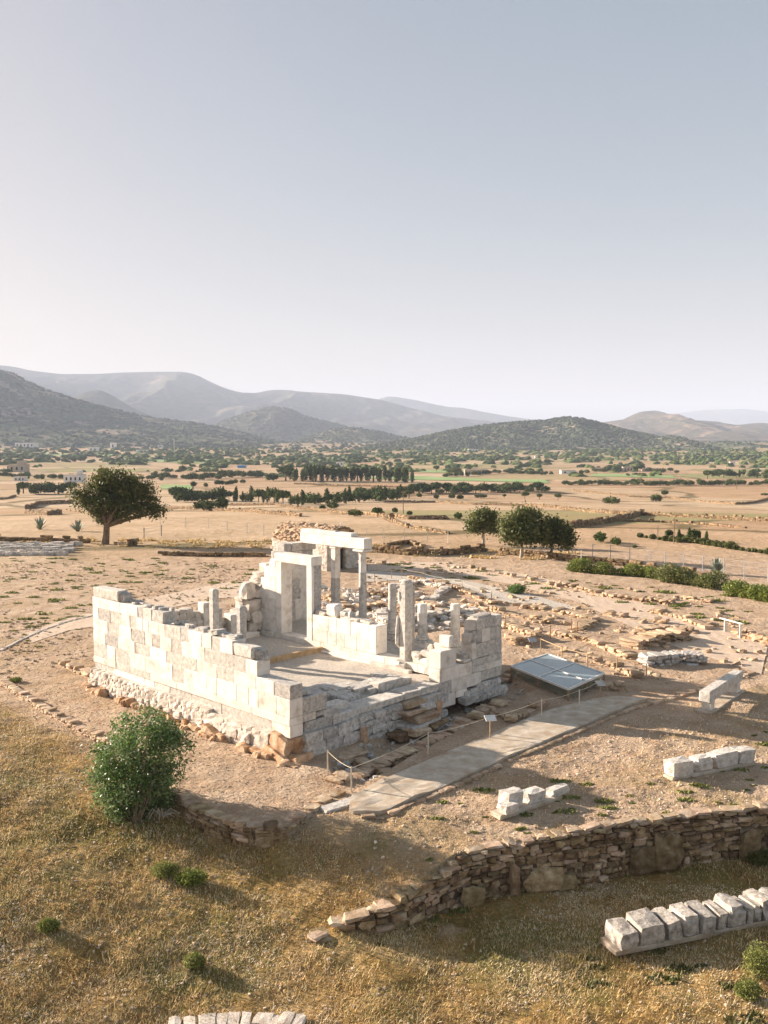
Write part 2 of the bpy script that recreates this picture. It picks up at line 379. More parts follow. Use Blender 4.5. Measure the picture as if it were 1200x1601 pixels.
# ------------------------------------------------------------------ ground sheet
def ground_material():
    m = bpy.data.materials.new('dry_ground'); m.use_nodes = True; n = m.node_tree.nodes; l = m.node_tree.links; b = n['Principled BSDF']
    g = n.new('ShaderNodeNewGeometry'); pos = g.outputs['Position']
    def noise(sc, det=8, ro=.65, vec=None, dist=0):
        t = n.new('ShaderNodeTexNoise'); t.inputs['Scale'].default_value = sc; t.inputs['Detail'].default_value = det; t.inputs['Roughness'].default_value = ro; t.inputs['Distortion'].default_value = dist
        l.new(vec or pos, t.inputs['Vector']); return t.outputs['Fac']
    def ramp(f, st):
        r = n.new('ShaderNodeValToRGB'); e = r.color_ramp.elements; e[0].position = st[0][0]; e[0].color = (*st[0][1], 1); e[1].position = st[-1][0]; e[1].color = (*st[-1][1], 1)
        for p, c in st[1:-1]: q = e.new(p); q.color = (*c, 1)
        l.new(f, r.inputs['Fac']); return r.outputs['Color']
    def mix(f, a, c, mode='MIX'):
        x = n.new('ShaderNodeMix'); x.data_type = 'RGBA'; x.blend_type = mode
        if isinstance(f, float): x.inputs[0].default_value = f
        else: l.new(f, x.inputs[0])
        for s, v in ((6, a), (7, c)):
            if isinstance(v, tuple): x.inputs[s].default_value = (*v, 1)
            else: l.new(v, x.inputs[s])
        return x.outputs[2]
    def attr(a): t = n.new('ShaderNodeAttribute'); t.attribute_name = a; return t.outputs['Fac']
    # packed earth and gravel of the site
    c1 = ramp(noise(.9, 10), [(.3, (.44, .30, .20)), (.5, (.56, .42, .30)), (.7, (.64, .51, .385))])
    c1 = mix(ramp(noise(11, 6, .8), [(.40, (1, 1, 1)), (.62, (0, 0, 0))]), mix(.55, c1, (.24, .16, .09)), c1)
    # dry meadow
    c2 = ramp(noise(.7, 8), [(.3, (.23, .135, .045)), (.5, (.43, .275, .10)), (.7, (.58, .42, .21))])
    c2 = mix(ramp(noise(9, 8, .85), [(.42, (0, 0, 0)), (.56, (1, 1, 1))]), mix(.6, c2, (.12, .07, .025)), c2)
    c2 = mix(ramp(noise(.28, 6), [(.48, (0, 0, 0)), (.60, (.7,) * 3)]), c2, (.17, .16, .045))
    c2 = mix(ramp(noise(.45, 5, .6), [(.60, (0, 0, 0)), (.68, (.8,) * 3)]), c2, (.52, .38, .25))
    # far fields: irregular strips of straw, fallow and a few green crops
    mp = n.new('ShaderNodeMapping'); mp.inputs['Rotation'].default_value = (0, 0, .35); mp.inputs['Scale'].default_value = (.0105, .0135, 1); l.new(pos, mp.inputs[0])
    wob = n.new('ShaderNodeTexNoise'); wob.inputs['Scale'].default_value = 1.5; l.new(mp.outputs[0], wob.inputs['Vector'])
    wm = n.new('ShaderNodeVectorMath'); wm.operation = 'MULTIPLY_ADD'; wm.inputs[1].default_value = (.5, .5, 0); l.new(wob.outputs['Color'], wm.inputs[0]); l.new(mp.outputs[0], wm.inputs[2])
    v = n.new('ShaderNodeTexVoronoi'); v.voronoi_dimensions = '2D'; v.distance = 'CHEBYCHEV'; v.inputs['Scale'].default_value = 1; l.new(wm.outputs[0], v.inputs['Vector'])
    sx = n.new('ShaderNodeSeparateColor'); l.new(v.outputs['Color'], sx.inputs[0])
    c3 = ramp(sx.outputs[0], [(.0, (.54, .35, .23)), (.25, (.62, .45, .31)), (.42, (.68, .53, .38)), (.58, (.48, .30, .19)), (.72, (.66, .50, .36)), (.84, (.42, .34, .19)), (1., (.20, .30, .12))])
    c3 = mix(ramp(noise(.05, 10, .7), [(.38, (.55,) * 3), (.6, (0, 0, 0))]), c3, (.34, .23, .12))
    c3 = mix(ramp(noise(.9, 8, .8), [(.42, (.5,) * 3), (.6, (0, 0, 0))]), c3, (.30, .22, .11))
    ve = n.new('ShaderNodeTexVoronoi'); ve.voronoi_dimensions = '2D'; ve.feature = 'DISTANCE_TO_EDGE'; ve.inputs['Scale'].default_value = 1.; l.new(wm.outputs[0], ve.inputs['Vector'])
    c3 = mix(ramp(ve.outputs['Distance'], [(.012, (.8,) * 3), (.035, (0, 0, 0))]), c3, (.13, .11, .05))
    # rough grazing further out on the near side of the hills
    c4 = ramp(noise(.02, 10, .75), [(.40, (.07, .085, .04)), (.52, (.22, .18, .10)), (.66, (.44, .33, .21))])
    col = mix(attr('meadow'), c1, c2); col = mix(attr('field'), col, c3); col = mix(attr('rough'), col, c4)
    # broad tonal drift of the soil
    col = mix(.35, col, mix(1.0, col, ramp(noise(.12, 4), [(.35, (.72, .70, .66)), (.65, (1., 1., 1.))]), 'MULTIPLY'))
    l.new(col, b.inputs['Base Color']); b.inputs['Roughness'].default_value = 1; b.inputs['Specular IOR Level'].default_value = .1
    bp = n.new('ShaderNodeBump'); bp.inputs['Strength'].default_value = 1.; bp.inputs['Distance'].default_value = .06; l.new(noise(7, 10, .8), bp.inputs['Height'])
    bp2 = n.new('ShaderNodeBump'); bp2.inputs['Strength'].default_value = .8; bp2.inputs['Distance'].default_value = .5; l.new(noise(.8, 6, .7), bp2.inputs['Height']); l.new(bp.outputs[0], bp2.inputs['Normal'])
    l.new(bp2.outputs[0], b.inputs['Normal'])
    return m
def build_ground():
    th = np.concatenate([np.arange(-180, -50, 2.), np.arange(-50, -32, .5), np.arange(-32, 32, .13), np.arange(32, 50, .5), np.arange(50, 180, 2.)]); th = np.radians(90 - th)
    r = [1.5]
    while r[-1] < 14: r.append(r[-1] * 1.03)
    while r[-1] < 62: r.append(r[-1] * 1.0042)
    while r[-1] < 400: r.append(r[-1] * 1.011)
    while r[-1] < 26000: r.append(r[-1] * 1.05)
    r = np.array(r); RR, TH = np.meshgrid(r, th, indexing='ij'); X = RR * np.cos(TH); Y = RR * np.sin(TH); Z = T(X, Y)
    nr, na = RR.shape
    V = np.stack([X, Y, Z], -1).reshape(-1, 3); V = np.concatenate([V, [[0, 0, Tf(0, 0)]]])
    i, j = np.meshgrid(np.arange(nr - 1), np.arange(na), indexing='ij'); j2 = (j + 1) % na
    q = np.stack([i * na + j, i * na + j2, (i + 1) * na + j2, (i + 1) * na + j], -1).reshape(-1, 4)
    tri = np.stack([np.full(na, nr * na), (np.arange(na) + 1) % na, np.arange(na)], -1)
    mb = MB(); mb.add(V, [q, tri], ground_material()); o = mb.build('ground', smooth=True); struct(o)
    x, y = V[:, 0], V[:, 1]; rr = np.hypot(x, y)
    ds = (x + .5) * (-.634) + (y - 17.3) * (-.774); in1 = inpoly(x, y, P1); in2 = inpoly(x, y, P2)
    nz = fbm(x * .5, y * .5, 4, 40)
    mead = sstep(-5.2, -2.2, ds + 3 * nz); mead = np.where(in1, 0, mead)
    strip = (~in1) & (~in2); mead = np.where(strip, np.maximum(mead, .45 * sstep(-.05, .25, nz)), mead); mead = np.where(in2, 1., mead)
    site = np.maximum(pdist(x, y, EDGE1), 0)
    west = in1 & (x < -9 - .28 * (y - 40)) & (y > 34); mead = np.where(west, .25 * sstep(-.1, .2, nz), mead)
    field = sstep(76, 96, rr + 14 * fbm(x * .06, y * .06, 3, 11)); rough = sstep(1500, 2400, rr)
    for nm, a in (('meadow', mead), ('field', field), ('rough', rough)):
        at_ = o.data.attributes.new(nm, 'FLOAT', 'POINT'); at_.data.foreach_set('value', np.asarray(a, np.float32))
build_ground()
# ------------------------------------------------------------------ hills
def hill_material(name, cols, rock, sc, patch=.5, bump=8.):
    m = bpy.data.materials.new(name); m.use_nodes = True; n = m.node_tree.nodes; l = m.node_tree.links; b = n['Principled BSDF']
    g = n.new('ShaderNodeNewGeometry')
    def ns(s, d=10, r=.7):
        t = n.new('ShaderNodeTexNoise'); t.inputs['Scale'].default_value = s; t.inputs['Detail'].default_value = d; t.inputs['Roughness'].default_value = r; l.new(g.outputs['Position'], t.inputs['Vector']); return t.outputs['Fac']
    r = n.new('ShaderNodeValToRGB'); e = r.color_ramp.elements; e[0].position = .4; e[0].color = (*cols[0], 1); e[1].position = .6; e[1].color = (*cols[1], 1); l.new(ns(sc * 6), r.inputs[0])
    r2 = n.new('ShaderNodeValToRGB'); e = r2.color_ramp.elements; e[0].position = patch; e[1].position = patch + .12; l.new(ns(sc, 12, .75), r2.inputs[0])
    x = n.new('ShaderNodeMix'); x.data_type = 'RGBA'; l.new(r2.outputs[0], x.inputs[0]); l.new(r.outputs[0], x.inputs[6]); x.inputs[7].default_value = (*rock, 1)
    l.new(x.outputs[2], b.inputs['Base Color']); b.inputs['Roughness'].default_value = 1; b.inputs['Specular IOR Level'].default_value = 0
    bp = n.new('ShaderNodeBump'); bp.inputs['Strength'].default_value = 1; bp.inputs['Distance'].default_value = bump; l.new(ns(sc * 4, 12, .7), bp.inputs['Height']); l.new(bp.outputs[0], b.inputs['Normal'])
    return m
HILLS = {}
def hill(name, prof, D, front, back, mtl, spur=.25, sn=1.0, base=None, seed=0, nu=320, nv=90, wob=.15):
    """height field whose crest follows prof (pixel x, y) at distance D"""
    xs = np.array([(p[0] - CX) / F * D / PC for p in prof]); zs = []
    for px_, py_ in prof: d = ray(px_, py_); zs.append(H + d[2] / d[1] * D)
    zs = np.array(zs); u = np.linspace(xs[0], xs[-1], nu); v = np.linspace(-1, 1, nv)
    zr = np.interp(u, xs, zs)
    kk = np.ones(5) / 5; zr = np.convolve(np.pad(zr, 2, 'edge'), kk, 'valid')
    X, V_ = np.meshgrid(u, v, indexing='ij'); Yd = np.where(V_ < 0, V_ * front, V_ * back); Y = D + Yd + D * wob * .15 * fbm(X / D * 9 + seed, X * 0 + seed, 3, seed) * 2
    if base is None: bs = T(X, Y) - 6
    else: bs = base
    a = 1 - np.abs(V_); shape = a * a * (3 - 2 * a) * .55 + a * .45
    gn = np.abs(fbm(X * sn * 14 / D + .35 * V_ + seed, Y * sn * 5 / D, 5, seed + 2)) * 2
    Z = bs + (zr[:, None] - bs) * shape * (1 - spur * gn * sstep(1., .75, a) * 1.6) + (zr[:, None] - bs) * .06 * fbm(X * 60 / D, Y * 60 / D, 4, seed + 7) * sstep(1, .9, a)
    mb = MB(); w = nv
    i, j = np.meshgrid(np.arange(nu - 1), np.arange(nv - 1), indexing='ij'); q = np.stack([i * w + j, (i + 1) * w + j, (i + 1) * w + j + 1, i * w + j + 1], -1).reshape(-1, 4)
    mb.add(np.stack([X, Y, Z], -1).reshape(-1, 3), q, mtl); o = mb.build(name, smooth=True); struct(o); HILLS[seed] = (X, Y, Z)
    return o
MH1 = hill_material('scrub_slope', ((.08, .10, .06), (.14, .15, .10)), (.40, .31, .23), .008, .50, 5)
MH2 = hill_material('dry_slope', ((.06, .07, .05), (.12, .11, .08)), (.30, .21, .15), .0035, .56, 10)
MH3 = hill_material('bare_slope', ((.07, .07, .045), (.15, .12, .08)), (.34, .24, .17), .006, .52, 12)
hill('mountain_range', [(-900, 640), (-500, 600), (-200, 565), (-60, 562), (0, 571), (30, 573), (60, 580), (110, 586), (160, 585), (200, 582), (250, 581), (290, 581), (310, 585), (330, 596), (355, 607), (378, 614), (405, 615), (425, 610), (450, 610), (475, 613), (540, 616), (600, 625), (640, 637), (690, 650), (740, 656), (790, 662), (850, 676), (950, 690), (1100, 700)], 6200, 2600, 2500, MH2, .42, 1.1, seed=1, nu=500)
hill('mountain_range', [(450, 700), (520, 655), (580, 628), (605, 620), (620, 621), (650, 626), (680, 633), (700, 637), (720, 638), (750, 644), (790, 651), (835, 657), (880, 675), (960, 700)], 8500, 2000, 2500, MH2, .3, 1., seed=2)
hill('mountain_range', [(900, 700), (960, 665), (1010, 650), (1060, 645), (1100, 640), (1160, 639), (1200, 645), (1300, 655), (1500, 690)], 13000, 2500, 2500, MH2, .2, 1., seed=3)
hill('hill', [(860, 705), (900, 680), (940, 660), (975, 655), (1000, 643), (1025, 641), (1045, 650), (1070, 657), (1100, 657), (1130, 664), (1150, 664), (1180, 661), (1230, 664), (1300, 655), (1500, 690)], 4300, 1500, 1400, MH3, .45, 1.4, seed=4)
hill('hill', [(40, 700), (90, 640), (130, 618), (150, 611), (165, 610), (185, 620), (215, 640), (260, 660), (330, 695)], 4000, 800, 900, MH2, .2, 1.2, seed=5, nu=120)
hill('hill', [(250, 697), (330, 668), (390, 645), (415, 638), (435, 636), (455, 640), (485, 652), (530, 663), (600, 690)], 3600, 750, 900, MH2, .3, 1.2, seed=6, nu=140)
hill('hill', [(-900, 560), (-500, 540), (-200, 555), (-60, 570), (0, 575), (30, 583), (50, 597), (80, 610), (120, 623), (170, 637), (230, 651), (300, 660), (360, 672), (420, 686), (480, 698)], 2500, 1000, 900, MH1, .3, 1.3, seed=7, nu=360)
hill('hill', [(560, 700), (640, 687), (700, 674), (760, 664), (820, 659), (850, 657), (880, 652), (900, 653), (925, 659), (960, 669), (1000, 678), (1030, 688), (1080, 706)], 1900, 420, 500, MH1, .2, 1.3, seed=8, nu=240)
hill('hill', [(940, 714), (1000, 694), (1035, 682), (1050, 682), (1075, 692), (1110, 706)], 1650, 250, 300, MH1, .2, 1.3, seed=9, nu=90)
hill('hill', [(1040, 715), (1080, 700), (1110, 693), (1135, 690), (1165, 697), (1210, 708), (1260, 720)], 1750, 260, 300, MH1, .2, 1.3, seed=10, nu=90)
hill('hill', [(440, 700), (480, 684), (520, 670), (555, 668), (600, 676), (660, 690), (700, 698)], 2600, 400, 500, MH1, .2, 1.3, seed=11, nu=90)
# scrub speckling the nearer hills: small rounded bushes, far too many to count
_bl = []
for e in range(3):
    for k in range(6):
        w = 2 * math.pi * (k + e * .5) / 6; _bl.append((math.cos(w) * (1, .85, .4)[e], math.sin(w) * (1, .85, .4)[e], (-.2, .45, .85)[e]))
_bl = np.array(_bl); _blf = np.array([[e * 6 + k, e * 6 + (k + 1) % 6, (e + 1) * 6 + (k + 1) % 6, (e + 1) * 6 + k] for e in range(2) for k in range(6)]); _blt = np.array([[12, 13, 14], [12, 14, 15], [12, 15, 16], [12, 16, 17]])
def blobs(mb, C, S, m):
    N = len(C); V = _bl[None] * (1 + RNG.uniform(-.28, .28, (N, 18, 1))) * S[:, None, :]
    a = RNG.random(N) * 6.28; ca, sa = np.cos(a)[:, None], np.sin(a)[:, None]
    V = np.stack([V[..., 0] * ca - V[..., 1] * sa, V[..., 0] * sa + V[..., 1] * ca, V[..., 2]], -1) + C[:, None, :]
    k = (np.arange(N) * 18)[:, None, None]; mb.add(V.reshape(-1, 3), [(_blf[None] + k).reshape(-1, 4), (_blt[None] + k).reshape(-1, 3)], m)
def hill_scrub(seed, n, smin, smax, label):
    X, Y, Z = HILLS[seed]; nu, nv = X.shape; k = int(n); i = RNG.random(k) * (nu - 1.01); j = RNG.random(k) * (nv * .56); ii = i.astype(int); jj = j.astype(int); fi, fj = i - ii, j - jj
    def bl(A): return (A[ii, jj] * (1 - fi) + A[ii + 1, jj] * fi) * (1 - fj) + (A[ii, jj + 1] * (1 - fi) + A[ii + 1, jj + 1] * fi) * fj
    x, y, z = bl(X), bl(Y), bl(Z); dn = fbm(x * .008, y * .008, 4, seed + 60) + RNG.uniform(-.25, .25, k); ok = (dn > -.12) & (np.abs(x / y) < .5)
    x, y, z = x[ok], y[ok], z[ok]; s = RNG.uniform(smin, smax, len(x)) ** 1.0
    mb = MB(); blobs(mb, np.stack([x, y, z - s * .1], 1), np.stack([s, s, s * RNG.uniform(.6, .95, len(x))], 1), M_scrub)
    tag(mb.build('hillside_scrub'), label, 'scrub', kind='stuff')
hill_scrub(7, 12000, 3.0, 7.0, 'dark green scrub covering the near hill on the left')
hill_scrub(8, 9000, 2.2, 4.8, 'dark scrub speckling the low hill right of centre')
hill_scrub(9, 1500, 2.0, 4.5, 'scrub on the small spur right of the dark low hill')
hill_scrub(10, 1500, 2.0, 4.5, 'scrub on the small hill at the far right')
hill_scrub(11, 1500, 3.0, 6.0, 'scrub on the low rise in front of the mountains')
hill_scrub(6, 2500, 4.0, 8.0, 'scrub on the conical hill in front of the mountains')
# haze: even thin air over the whole landscape
def build_haze():
    mb = MB(); z0, z1, s = -16.0, 760.0, 15800.0
    V = [(-s, -s, z0), (s, -s, z0), (s, s, z0), (-s, s, z0), (-s, -s, z1), (s, -s, z1), (s, s, z1), (-s, s, z1)]
    m = bpy.data.materials.new('haze_air'); m.use_nodes = True; n = m.node_tree.nodes; n.remove(n['Principled BSDF'])
    pv = n.new('ShaderNodeVolumePrincipled'); pv.inputs['Density'].default_value = HAZE_DENSITY; pv.inputs['Color'].default_value = (.66, .76, .96, 1); pv.inputs['Anisotropy'].default_value = 0.0
    m.node_tree.links.new(pv.outputs[0], n['Material Output'].inputs['Volume'])
    mb.add(V, np.array([[0, 3, 2, 1], [4, 5, 6, 7], [0, 1, 5, 4], [1, 2, 6, 5], [2, 3, 7, 6], [3, 0, 4, 7]]), m); struct(mb.build('haze'), 'stuff')
HAZE_DENSITY = 1.35e-4
build_haze()
# ------------------------------------------------------------------ temple ruin
def pxb(x, a):   # temple b coordinate where pixel column x meets the line a = const on the ground
    best = min(range(-200, 1500), key=lambda i: abs(_projx(a, i * .01) - x)); return best * .01
def pxa(x, b): best = min(range(-200, 1500), key=lambda i: abs(_projx(i * .01, b) - x)); return best * .01
def _projx(a, b, z=1.0):
    X, Y, _ = W(a, b); Z = z - H; return CX + F * X / (Y * PC - Z * PS)
TL = thing('temple_ruin', 'partly rebuilt white marble temple ruin with doorway, columns and broken walls', 'temple', W(5, 5, 0))
def ashlar(mb, axis, s0, s1, t0, t1, courses, old=.3, lens=(.5, 1.25), keep=None, seed=0, mats=(None, None, None), ch=.012):
    """courses of cut blocks; axis 'a' runs along a with thickness t0..t1 in b; courses: list of z levels"""
    rnd = random.Random(seed); Mw, Mo, Mg = mats[0] or M_white, mats[1] or M_old, mats[2] or M_grey
    for z0, z1 in zip(courses[:-1], courses[1:]):
        s = s0
        while s < s1 - 1e-6:
            l = rnd.uniform(*lens)
            if s + l > s1 - .3: l = s1 - s
            c = s + l / 2
            ok = keep is None or keep(c, (z0 + z1) / 2)
            if ok:
                r = rnd.random(); m = Mo if r < old * .75 else (Mg if r < old else Mw); d = rnd.uniform(-.003, .006) if m is Mw else rnd.uniform(-.022, .004)
                g = .003
                if axis == 'a': tb(mb, s + g, s + l - g, t0 - d, t1 + d, z0 + g, z1 - g, m, ch, .003 if m is Mw else .014)
                else: tb(mb, t0 - d, t1 + d, s + g, s + l - g, z0 + g, z1 - g, m, ch, .003 if m is Mw else .014)
            s += l
def rstones(mb, L, m, k=.3, jit=.14, tilt=.06):
    """stones given in temple coords (a, b, z, ha, hb, hz)"""
    L = np.array(L); C = np.array([W(a, b, z) for a, b, z in L[:, :3]]); ang = math.atan2(UA[1], UA[0])
    stones(mb, C, L[:, 3:6], np.full(len(L), ang), m, k, jit, tilt)
TW = .55
# long wall facing the sun
mb = MB()
top = lambda a: 4.30 if a > 10.53 else 3.85 if a > 7.3 else 3.43 if a > 2.95 else 2.95 if a > 1.66 else 2.45
tb(mb, .5, 12.6, .012, TW - .02, 1.12, 2.44, M_old); tb(mb, 1.75, 12.6, .014, TW - .03, 2.3, 2.9, M_old); tb(mb, 3.1, 12.6, .016, TW - .03, 2.85, 3.40, M_old); tb(mb, 7.4, 12.6, .016, TW - .03, 3.38, 3.81, M_old)
zs = [1.38, 1.98, 2.44, 2.95, 3.43, 3.85]
ashlar(mb, 'a', 0, 12.62, 0, TW, zs[:3], old=.42, seed=3)
ashlar(mb, 'a', 1.66, 12.62, 0, TW, zs[2:4], old=.42, seed=8, lens=(.45, 1.3))
ashlar(mb, 'a', 3.0, 12.62, 0, TW, zs[3:5], old=.45, seed=12, lens=(.4, 1.1))
ashlar(mb, 'a', 9.1, 12.62, 0, TW, zs[4:6], old=.0, seed=5, lens=(.9, 1.6))
ashlar(mb, 'a', 7.3, 9.1, 0, TW, zs[4:6], old=1., seed=6, lens=(.5, .9))
tb(mb, 10.6, 12.62, 0.02, .5, 3.855, 4.28, M_old, .03, .02)                       # rough block on the far end
tb(mb, 1.95, 2.98, .01, .5, 2.955, 3.36, M_old, .05, .03)                          # broken block at the step
o = mb.build('wall', TL); o['label'] = 'long pale marble wall with stepped top facing the sun'
mb = MB(); ashlar(mb, 'a', 0, 12.64, -.012, TW + .0, [1.12, 1.377], old=.02, seed=1, lens=(1.8, 2.8)); mb.build('base_course', TL)
mb = MB()                                                                             # broken edges on top of the wall
L = []
for a0, a1, z in ((7.4, 10.5, 3.86), (3.1, 7.2, 3.45), (1.7, 2.2, 2.97)):
    mb = MB(); L = []
    for k in range(int((a1 - a0) * 5)): L.append((random.uniform(a0, a1), random.uniform(.25, .55), z + .03, random.uniform(.07, .24), random.uniform(.06, .16), random.uniform(.03, .085)))
    rstones(mb, L, M_grey); rstones(mb, [{7.4: (10.45, .3, 4.0, .14, .2, .2), 1.7: (2.0, .35, 3.12, .25, .2, .16), 3.1: (4.3, .3, 3.52, .3, .22, .09)}[a0]], M_grey)
    mb.build('broken_wall_top', TL)
# foundation of the long wall
mb = MB()
ashlar(mb, 'a', 0, 4.2, .02, TW, [.72, 1.117], old=.55, seed=21, lens=(.8, 1.7), mats=(M_white, M_old, M_old))
ashlar(mb, 'a', 4.2, 12.6, .03, TW, [.83, 1.117], old=.6, seed=22, lens=(.5, 1.4))
tb(mb, .1, 12.5, .14, .55, -.3, .84, M_core)
L = []
for a0, a1, z0, z1, sz in ((.9, 4.2, -.05, .72, .34), (4.2, 12.6, .0, .83, .24)):
    z = z0
    while z < z1 - .05:
        h = min(random.uniform(sz * .7, sz * 1.1), z1 - z + .02); a = a0
        while a < a1:
            l = random.uniform(sz * .8, sz * 1.9); out = .05 + (.12 if z < .3 else 0) * random.random()
            L.append((a + l / 2, .12 - out, z + h / 2, l / 2, .24, h / 2 * 1.02)); a += l
        z += h * .95
rstones(mb, L, M_pale, .22, .1, .03)
L = []
for k in range(46):
    a = random.uniform(-.3, 12.9); L.append((a, -.18 - random.random() * .28, random.uniform(-.02, .14), random.uniform(.08, .3), random.uniform(.08, .2), random.uniform(.06, .2)))
rstones(mb, L, M_orange, .3, .16, .15)
rstones(mb, [(.45, .12, .42, .42, .3, .34), (.15, .45, .40, .2, .3, .32), (.5, .05, .06, .6, .38, .2), (.0, .35, .0, .35, .45, .22), (-.2, -.1, -.1, .4, .3, .14), (.9, -.22, .0, .3, .25, .15)], M_orange, .3, .17, .1)
mb.build('foundation', TL)
# returning corner and the stepped front on the shaded side
mb = MB()
tb(mb, 0.0, .55, .56, 1.60, 1.38, 1.93, M_grey, .015, .01)
tb(mb, .02, .5, .56, .98, 1.385 - .26, 1.37, M_old); tb(mb, .03, .5, .99, 1.14, 1.125, 1.372, M_white); tb(mb, .06, .5, 1.15, 1.55, 1.13, 1.34, M_grey, .04, .03)
rstones(mb, [(.3, 1.7, 1.2, .3, .25, .12), (.35, .85, 2.0, .2, .2, .06), (.3, 1.95, 1.05, .28, .35, .13)], M_grey, .25, .12)
b = 0.62
for l in (1.25, 1.45, .9): tb(mb, -.02, .6, b, b + l - .02, .74 - (b > 2) * 0.0, 1.10, M_grey, .03, .02); b += l
mb.build('wall_corner', TL)
mb = MB(); b = 3.0
for l, z in ((2.35, 1.10), (1.0, 1.12)): tb(mb, -.05, .75, b, b + l - .03, .86, z, M_old, .03, .02); b += l
tb(mb, -.05, .7, 6.25, 7.3, .84, 1.13, M_old, .03, .02)
tb(mb, .9, 1.45, 5.0, 6.35, 1.0, 1.36, M_old, .04, .03)
mb.build('step', TL)
# rough bedrock-like foundation below the step
mb = MB(); L = []
tb(mb, .15, .9, .4, 7.2, -.4, .8, M_core)
for b0, b1, z0, z1, sz in ((.5, 2.9, -.15, .76, .8), (2.9, 7.2, -.15, .86, .42)):
    z = z0
    while z < z1 - .05:
        h = min(random.uniform(sz * .5, sz * .8), z1 - z + .02); b = b0
        while b < b1:
            l = random.uniform(sz * .8, sz * 1.6); L.append((.12 - random.random() * .1, b + l / 2, z + h / 2, .3, l / 2, h / 2 * 1.03)); b += l
        z += h * .94
rstones(mb, L, M_grey, .2, .12, .08)
rstones(mb, [(-.25, 3.05, .2, .12, .13, .3), (-.3, 6.9, .35, .1, .16, .24)], M_orange, .3, .15, .1)
for a_, b_, z_, ha, hb, hz in ((-.45, 5.6, .05, .5, .8, .16), (-.5, 5.7, .35, .42, .6, .10), (-.35, 5.3, .55, .35, .5, .08), (-.3, 6.1, .62, .3, .4, .09), (-.2, 5.6, .80, .28, .55, .07), (-.8, 5.2, .0, .35, .45, .12), (-.9, 6.1, .1, .3, .5, .08), (-.5, 4.6, -.1, .3, .4, .14), (-.6, 2.0, -.15, .4, .6, .12)): tb(mb, a_ - ha, a_ + ha, b_ - hb, b_ + hb, z_ - hz, z_ + hz, random.choice((M_rub, M_grey, M_dwall)), .04, .06)
mb.build('front_foundation', TL)
# short wall on the far right (end wall, shaded face)
EW = .55
mb = MB()
keep = lambda b, z: True
ashlar(mb, 'b', 7.35, 9.9, 0, EW, [.62, 1.12], old=.12, seed=31, lens=(.7, 1.4))
ashlar(mb, 'b', 9.9, 11.25, 0, EW, [.72, 1.12], old=.9, seed=32, lens=(.9, 1.4))
tb(mb, .0, EW, 7.36, 8.3, .12, .615, M_white); tb(mb, .0, EW, 8.32, 9.0, .35, .615, M_white)
ashlar(mb, 'b', 7.35, 9.3, 0, EW, [1.12, 1.62], old=.1, seed=33, lens=(.6, 1.1))
ashlar(mb, 'b', 9.3, 11.25, -.02, EW, [1.12, 1.40, 1.68], old=.85, seed=34, lens=(.5, 1.1))
ashlar(mb, 'b', 7.42, 8.3, 0, EW, [1.62, 2.32], old=.0, seed=35, lens=(.4, .5))
tb(mb, .1, .6, 8.02, 8.32, 2.33, 2.78, M_white, .03, .02)
ashlar(mb, 'b', 9.3, 9.55, 0, EW, [1.68, 2.32], old=.0, seed=36)
ashlar(mb, 'b', 9.55, 11.25, 0, EW, [1.68, 2.27], old=1., seed=37, lens=(.8, 1.6))
ashlar(mb, 'b', 9.45, 11.25, 0, EW, [2.28, 2.80], old=.5, seed=39, lens=(.45, .65))
ashlar(mb, 'b', 9.65, 11.25, 0, EW, [2.80, 3.24], old=.75, seed=41, lens=(.45, .65))
rstones(mb, [(.3, 9.35, 2.5, .2, .16, .2), (.3, 9.6, 3.0, .22, .2, .2), (.3, 10.2, 3.28, .2, .5, .07), (.2, 7.75, 1.70, .18, .22, .1), (.2, 8.95, 1.7, .25, .25, .06), (.35, 9.15, 1.75, .22, .15, .14)], M_pale, .25, .14)
rstones(mb, [(.3, b_, .5 - (b_ < 9.6) * .15, .36, .22, .17) for b_ in np.arange(9.0, 11.3, .4)] + [(-.12, b_, .2, .2, .25, .15) for b_ in np.arange(8.8, 11.4, .45)], M_grey, .25, .14)
o = mb.build('end_wall', TL); o['label'] = 'shaded marble end wall with a gap between two stepped stumps'
# porch wall with the doorway
BW = 8.1; D2 = .58
mb = MB()
ashlar(mb, 'a', .0, 12.1, BW - .06, BW + D2 + .02, [1.10, 1.42], old=.0, seed=45, lens=(1.5, 2.4)); 
ashlar(mb, 'a', 3.2, 10.9, BW - .25, BW - .07, [.9, 1.12], old=.2, seed=46, lens=(.8, 1.9)); tb(mb, 2.0, 4.2, BW - .3, BW - .08, .95, 1.16, M_pale)
mb.build('threshold', TL)
mb = MB()
tb(mb, 4.6, 8.05, BW + .01, BW + D2 - .02, 1.42, 2.58, M_pale)
ashlar(mb, 'a', 4.52, 8.08, BW, BW + D2, [1.423, 1.98, 2.6], old=.25, seed=47, lens=(.5, 1.2))
tb(mb, 4.06, 4.5, BW - .04, BW + D2 + .05, 1.425, 2.62, M_white, .03)
rstones(mb, [(4.9, BW + .3, 2.66, .3, .2, .07), (5.6, BW + .3, 2.66, .3, .22, .08), (6.2, BW + .35, 2.68, .3, .2, .09), (7.7, BW + .3, 2.68, .3, .2, .09)], M_pale, .3)
tb(mb, 6.65, 7.35, BW + .1, BW + .6, 2.62, 3.16, M_white, .08, .04); tb(mb, 6.0, 6.5, BW + .1, BW + .5, 2.68, 2.95, M_old, .1, .05); tb(mb, 5.75, 6.05, BW + .15, BW + .5, 2.66, 3.0, M_grey, .1, .05)
mb.build('porch_wall', TL); mb = MB()
ashlar(mb, 'a', 10.63, 12.1, BW, BW + D2, [1.423, 1.95, 2.45, 2.95, 3.4], old=.2, seed=49, lens=(.5, .9))
